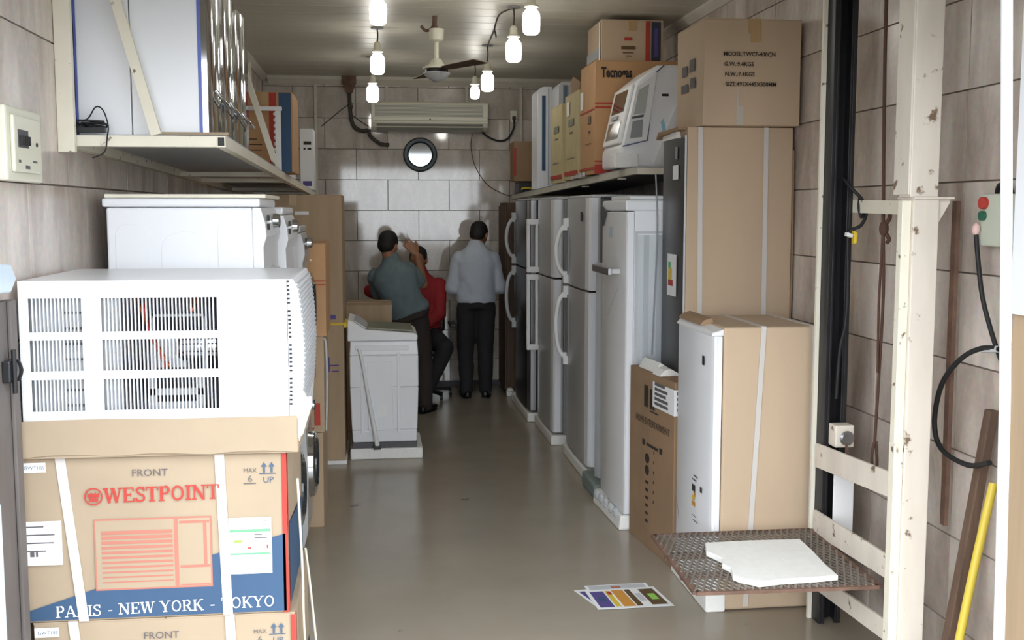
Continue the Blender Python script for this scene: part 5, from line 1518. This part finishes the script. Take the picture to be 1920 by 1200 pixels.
t = thing('ceiling_fan', 'white ceiling fan hub on a short rod with dark blade', 'fan', (.404, 7.26, ZC))
x, y = .404, 7.26
obj('hook', G().tube([(x - .01, y, ZC - .002), (x - .012, y, ZC - .06), (x, y, 2.88)], .016, 8, 3).tube([(x - .1, y, 2.9), (x - .07, y, 2.87), (x - .03, y, 2.885), (x - .01, y, 2.93)], .01, 6, 4), M_RUST, t)
obj('canopy', G().lathe([(.02, 2.795), (.045, 2.81), (.05, 2.88), (.03, 2.885), (0, 2.885)], (x, y, 0), 18), M_CREAMAC, t, smooth=40)
obj('rod', G().tube([(x, y, 2.80), (x, y, 2.66)], .015, 10), M_CREAMAC, t, smooth=50)
obj('motor', G().lathe([(0, 2.695), (.03, 2.69), (.05, 2.655), (.09, 2.635), (.095, 2.625), (0, 2.625)], (x, y, 0), 24), M_CREAMAC, t, smooth=40)
obj('motor_gap', G().lathe([(.075, 2.60), (.075, 2.626)], (x, y, 0), 24), M_BLACK, t)
obj('bottom_cap', G().lathe([(.085, 2.602), (.088, 2.595), (.06, 2.565), (.02, 2.545), (0, 2.54)], (x, y, 0), 24), M_GREYL, t, smooth=40)
for a in (-60, 100):
    d = Vector((cos(rad(a)), sin(rad(a)), 0))
    n_ = Vector((-d.y, d.x, 0))
    c = Vector((x, y, 2.615))
    p = [c + d * .07 - n_ * .025, c + d * .2 - n_ * .045, c + d * .5 - n_ * .055, c + d * .5 + n_ * .055, c + d * .2 + n_ * .045, c + d * .07 + n_ * .025]
    g = G()
    n = len(p)
    up = Vector((0, 0, .004))
    g.add([q + (Vector((0, 0, .012)) if k < 3 else Vector((0, 0, 0))) for k, q in enumerate(p)] + [q + up + (Vector((0, 0, .012)) if k < 3 else Vector((0, 0, 0))) for k, q in enumerate(p)],
          [tuple(range(n)), tuple(range(2 * n - 1, n - 1, -1))] + [(i, i + n, (i + 1) % n + n, (i + 1) % n) for i in range(n)])
    obj('blade', g, M_WOOD, t)


# ================================================================== PEOPLE
def remesh(o, vox, it=4):
    m = o.modifiers.new('remesh', 'REMESH')
    m.mode = 'VOXEL'
    m.voxel_size = vox
    m.use_smooth_shade = True
    s = o.modifiers.new('smooth', 'SMOOTH')
    s.iterations = it
    s.factor = .5


def folds(o, k, mid):
    tx = bpy.data.textures.new('cloth_folds', 'CLOUDS')
    tx.noise_scale = .11
    tx.noise_depth = 1
    d = o.modifiers.new('folds', 'DISPLACE')
    d.texture = tx
    d.texture_coords = 'LOCAL'
    d.strength = k
    d.mid_level = mid


def limb(g, pts, rs, n=14):
    """tapering limb through joints with round ends"""
    P = [Vector(p) for p in pts]
    out, R = [], []
    for i in range(len(P) - 1):
        for k in range(5):
            f = k / 5
            out.append(P[i].lerp(P[i + 1], f))
            R.append(rs[i] * (1 - f) + rs[i + 1] * f)
    out.append(P[-1])
    R.append(rs[-1])
    g.tube(out, R, n)
    for p, q in zip(P, rs):
        g.ball(p, q, q, q, 12, 8)


def hand(g, w, d, nrm, side, curl=.5):
    """palm, four unequal bent fingers and a thumb from the side of the palm"""
    w, d, nrm = Vector(w), Vector(d).normalized(), Vector(nrm)
    nrm = (nrm - d * nrm.dot(d)).normalized()
    s = d.cross(nrm) * side
    g.loft([(w - d * .01, .022, .016), (w + d * .03, .034, .016), (w + d * .075, .040, .013), (w + d * .09, .036, .010)], 12, ref=s)
    for k, (o, L) in enumerate(((-.030, .070), (-.010, .080), (.010, .074), (.029, .058))):
        p = w + d * .085 + s * o
        a = curl * .5
        pts = [p - d * .02, p]
        dd = (d + s * o * 5).normalized()
        for j, f in enumerate((.45, .32, .23)):
            dd = (dd * cos(a) + nrm * sin(a)).normalized()
            nn = (nrm * cos(a) - d * sin(a))
            p = p + dd * L * f
            pts.append(p)
            a = curl * .35
            dd = dd + nrm * curl * .3
            dd.normalize()
        g.tube(pts, [.0092, .0092, .0088, .008, .007], 8)
        g.ball(p, .007, .007, .007, 8, 6)
    q = w + d * .025 - s * .03
    td = (d * .75 - s * .55 + nrm * .35).normalized()
    pts = [q, q + td * .035, q + td * .06 + d * .006, q + td * .075 + d * .016]
    g.tube(pts, [.014, .012, .0105, .009], 8)
    g.ball(pts[-1], .009, .009, .009, 8, 6)


def head(g, hairg, c, yaw, pitch, roll=0):
    """head with brow, eye sockets, nose, mouth, ears; +y local is the way it faces"""
    R = Matrix.Rotation(yaw, 3, 'Z') @ Matrix.Rotation(roll, 3, 'Y') @ Matrix.Rotation(pitch, 3, 'X')
    c = Vector(c)

    def b(p, r, gg=g, n=12, m=8):
        gg.ball(c + R @ Vector(p), *r, n, m, R)
    b((0, -.005, .02), (.074, .092, .088), n=18, m=12)
    b((0, .025, -.045), (.056, .064, .068), n=16, m=10)
    b((0, .086, -.012), (.011, .018, .022))
    b((0, .095, -.022), (.014, .013, .010))
    b((0, .082, -.058), (.024, .010, .006))
    b((0, .08, -.07), (.020, .010, .006))
    b((0, .07, -.098), (.022, .018, .016))
    for s in (-1, 1):
        b((s * .032, .078, .024), (.020, .010, .007))
        b((s * .03, .076, .008), (.013, .010, .008))
        b((s * .045, .055, -.025), (.018, .02, .02))
        b((s * .076, -.005, -.01), (.010, .020, .032))
    b2 = lambda p, r: hairg.ball(c + R @ Vector(p), *r, 18, 12, R)
    b2((0, -.018, .042), (.080, .092, .080))
    b2((0, -.045, -.005), (.076, .062, .075))
    for s in (-1, 1):
        b2((s * .062, -.004, .03), (.018, .05, .045))
    return R


def person(name, label, base, J, mshirt, mtrs, yawb, hd, hair=True, extra=None):
    t = thing(name, label, 'person', base)
    g, hg = G(), G()
    side = Vector((cos(yawb), sin(yawb), 0))       # body's right-left axis
    R = head(g, hg, *hd)
    nb, pv = Vector(J['neck']), Vector(J['pelvis'])
    hc = Vector(hd[0])
    limb(g, [nb - (hc - nb) * .25, hc + R @ Vector((0, -.02, -.03))], [.058, .054])
    tor = []
    for f, a, b in ((-.12, .14, .10), (0, .165, .115), (.2, .15, .105), (.45, .155, .108), (.7, .172, .112), (.86, .145, .095), (1.0, .080, .07)):
        mid = pv.lerp(nb, f) + Vector(J.get('bow', (0, 0, 0))) * (4 * max(0, f) * (1 - f))
        tor.append((mid, a, b))
    ax_ = (Vector(J['shR']) - Vector(J['shL'])).normalized() if True else side
    g.loft([(c, a * .88, b * .85) for c, a, b in tor], 16, ref=ax_)
    for s in 'LR':
        limb(g, [J['sh' + s], J['el' + s], J['wr' + s]], [.047, .042, .028])
        dv = J['hd' + s]
        hand(g, J['wr' + s], dv[0], dv[1], dv[2], dv[3])
        limb(g, [J['hip' + s], J['kn' + s], J['an' + s]], [.075, .052, .036])
        a = Vector(J['an' + s])
        f = Vector(J['ft' + s]).normalized()
        limb(g, [(a.x, a.y, max(.03, a.z - .03)), Vector((a.x, a.y, a.z - .035)) + f * .12], [.034, .026])
    o = obj('body', g, M_SKIN, t)
    remesh(o, .007, 3)
    h = obj('hair', hg, M_HAIR, t)
    remesh(h, .010, 3)
    # shirt
    g = G()
    k = J.get('shirt_low', -.06)
    rings = [(pv.lerp(nb, k), .168, .122)] + [(c, a + .014, b + .016) for c, a, b in tor[1:]]
    g.loft(rings, 20, ref=ax_)
    for s in 'LR':
        sh, el, wr = Vector(J['sh' + s]), Vector(J['el' + s]), Vector(J['wr' + s])
        if J.get('sleeve' + s, 1) >= 1:
            limb(g, [sh, el, el.lerp(wr, .85)], [.066, .058, .046])
        else:
            limb(g, [sh, sh.lerp(el, J['sleeve' + s])], [.068, .062])
    limb(g, [nb, nb + (hc - nb) * .28], [.078, .064])
    o = obj('shirt', g, mshirt, t)
    remesh(o, .012, 6)
    folds(o, .022, .3)
    # trousers
    g = G()
    g.loft([(pv.lerp(nb, .06), .155, .108), (pv, .172, .128), (pv - (nb - pv) * .18, .168, .13)], 18, ref=ax_)
    for s in 'LR':
        limb(g, [J['hip' + s], J['kn' + s], Vector(J['kn' + s]).lerp(Vector(J['an' + s]), 1.0)], [.100, .078, .064])
    o = obj('trousers', g, mtrs, t)
    remesh(o, .012, 5)
    folds(o, .014, .6)
    ub = (nb - pv).normalized()
    c = pv + ub * (nb - pv).length * .055
    o = obj('belt', G().loft([(c - ub * .016, .172, .130), (c + ub * .016, .172, .130)], 24, ref=ax_), M_BLACK, t, smooth=60)
    for s in 'LR':
        a = Vector(J['an' + s])
        f = Vector(J['ft' + s]).normalized()
        g = G()
        z = max(.0, a.z - .075)
        c0 = Vector((a.x, a.y, z + .036))
        g.loft([(c0 - f * .075, .020, .026), (c0 - f * .05, .036, .036), (c0 + f * .03, .040, .034), (c0 + f * .10, .046, .026), (c0 + f * .16, .040, .02), (c0 + f * .19, .018, .012)], 14, ref=Vector((-f.y, f.x, 0)))
        g.ball((a.x, a.y, z + .06), .042, .048, .04, 12, 8)
        sh_ = obj('shoe', g, M_SHOE, t)
        remesh(sh_, .008, 3)
        obj('sole', G().loft([(c0 - f * .082 - Vector((0, 0, .03)), .022, .006), (c0 - f * .05 - Vector((0, 0, .03)), .038, .006), (c0 + f * .1 - Vector((0, 0, .03)), .047, .006), (c0 + f * .19 - Vector((0, 0, .03)), .02, .006)], 12, ref=Vector((-f.y, f.x, 0))), M_BLACK, sh_)
    return t


X, Y = .895, 9.9
person('person', 'person in pale blue shirt and black trousers standing with back turned, head bowed', (X, Y, 0), dict(
    pelvis=(X, Y, .90), neck=(X, Y + .02, 1.375), bow=(0, -.03, 0),
    shL=(X - .150, Y, 1.275), elL=(X - .222, Y + .0, 1.01), wrL=(X - .14, Y + .24, .97), hdL=((.5, 1, .1), (0, 0, -1), 1, .5),
    shR=(X + .150, Y, 1.275), elR=(X + .222, Y + .0, 1.01), wrR=(X + .14, Y + .24, .97), hdR=((-.5, 1, .1), (0, 0, -1), -1, .5),
    hipL=(X - .085, Y, .82), knL=(X - .095, Y + .015, .46), anL=(X - .09, Y - .01, .075), ftL=(-.15, 1, 0),
    hipR=(X + .085, Y, .82), knR=(X + .085, Y + .015, .46), anR=(X + .085, Y, .075), ftR=(.2, 1, 0)),
    M_SHIRTB, M_TROUS, 0, ((X + .035, Y + .06, 1.49), rad(-25), rad(-22)))

X, Y = .26, 9.2
person('person', 'person in grey shirt leaning beside low carton, one hand raised to head', (X, Y, 0), dict(
    pelvis=(X, Y, .87), neck=(.125, Y - .02, 1.27), bow=(-.02, -.04, 0),
    shL=(-.01, Y + .02, 1.16), elL=(.02, Y + .2, .96), wrL=(.12, Y + .36, .94), hdL=((.6, .8, -.2), (0, 0, -1), 1, .4), sleeveL=.7,
    shR=(.262, Y, 1.215), elR=(.392, Y + .10, 1.085), wrR=(.338, Y + .02, 1.335), hdR=((-.55, .0, .72), (-.25, 1, -.15), 1, .3), sleeveR=.66,
    hipL=(X - .05, Y, .80), knL=(.29, Y - .02, .44), anL=(.315, Y + .05, .075), ftL=(.2, 1, 0),
    hipR=(X + .08, Y + .02, .80), knR=(.39, Y + .04, .44), anR=(.395, Y - .02, .075), ftR=(.6, 1, 0)),
    M_SHIRTG, M_TROUSB, 0, ((.10, Y + .02, 1.425), rad(-30), rad(-8), rad(6)))

X, Y = .41, 9.98
person('person', 'person in red shirt seated on a chair, one leg crossed, facing the shop', (X, Y, 0), dict(
    pelvis=(X, Y, .60), neck=(.40, Y + .02, 1.11), bow=(0, .03, 0),
    shL=(.56, Y, 1.035), elL=(.565, Y - .06, .77), wrL=(.45, Y - .2, .70), hdL=((-.4, -.8, -.2), (0, 0, -1), 1, .5),
    shR=(.23, Y, 1.05), elR=(-.06, Y - .02, .98), wrR=(.1, Y - .2, .95), hdR=((.7, -.6, 0), (0, 0, -1), -1, .4),
    hipL=(.49, Y - .02, .57), knL=(.60, Y - .36, .50), anL=(.435, Y - .34, .12), ftL=(-.3, -1, 0),
    hipR=(.33, Y - .02, .56), knR=(.36, Y - .42, .5), anR=(.36, Y - .42, .08), ftR=(0, -1, 0)),
    M_SHIRTR, M_TROUS, pi, ((.375, Y - .02, 1.265), pi - .3, rad(-8)))

t = thing('office_chair', 'black office chair with armrest under the seated person in red', 'chair', (.41, 10.0, 0))
obj('seat', G().box(.17, .65, 9.72, 10.2, .40, .465), M_BLACK, t, bevel=.025, seg=3)
obj('backrest', G().box(.19, .63, 10.2, 10.25, .58, 1.0), M_BLACK, t, bevel=.025, seg=3)
obj('back_post', G().box(.39, .43, 10.2, 10.225, .42, .6), M_BLACK, t)
for s in (-1, 1):
    a = obj('armrest', G().box(.41 + s * .265 - .03, .41 + s * .265 + .03, 9.74, 10.05, .665, .695), M_BLACK, t, bevel=.008)
    obj('arm_post', G().bar((.41 + s * .25, 9.9, .44), (.41 + s * .265, 9.9, .665), .03, .02), M_BLACK, a)
obj('gas_post', G().tube([(.41, 9.98, .07), (.41, 9.98, .41)], .025, 12), M_DARKST, t, smooth=50)
for k in range(5):
    a = 2 * pi * k / 5 + .3
    l_ = obj('base_leg', G().bar((.41, 9.98, .09), (.41 + .27 * cos(a), 9.98 + .27 * sin(a), .06), .03, .035), M_BLACK, t)
    obj('caster', G().lathe([(0, -.012), (.025, -.012), (.025, .012), (0, .012)], (.41 + .27 * cos(a), 9.98 + .27 * sin(a), .026), 12, 'x'), M_BLACK, l_)
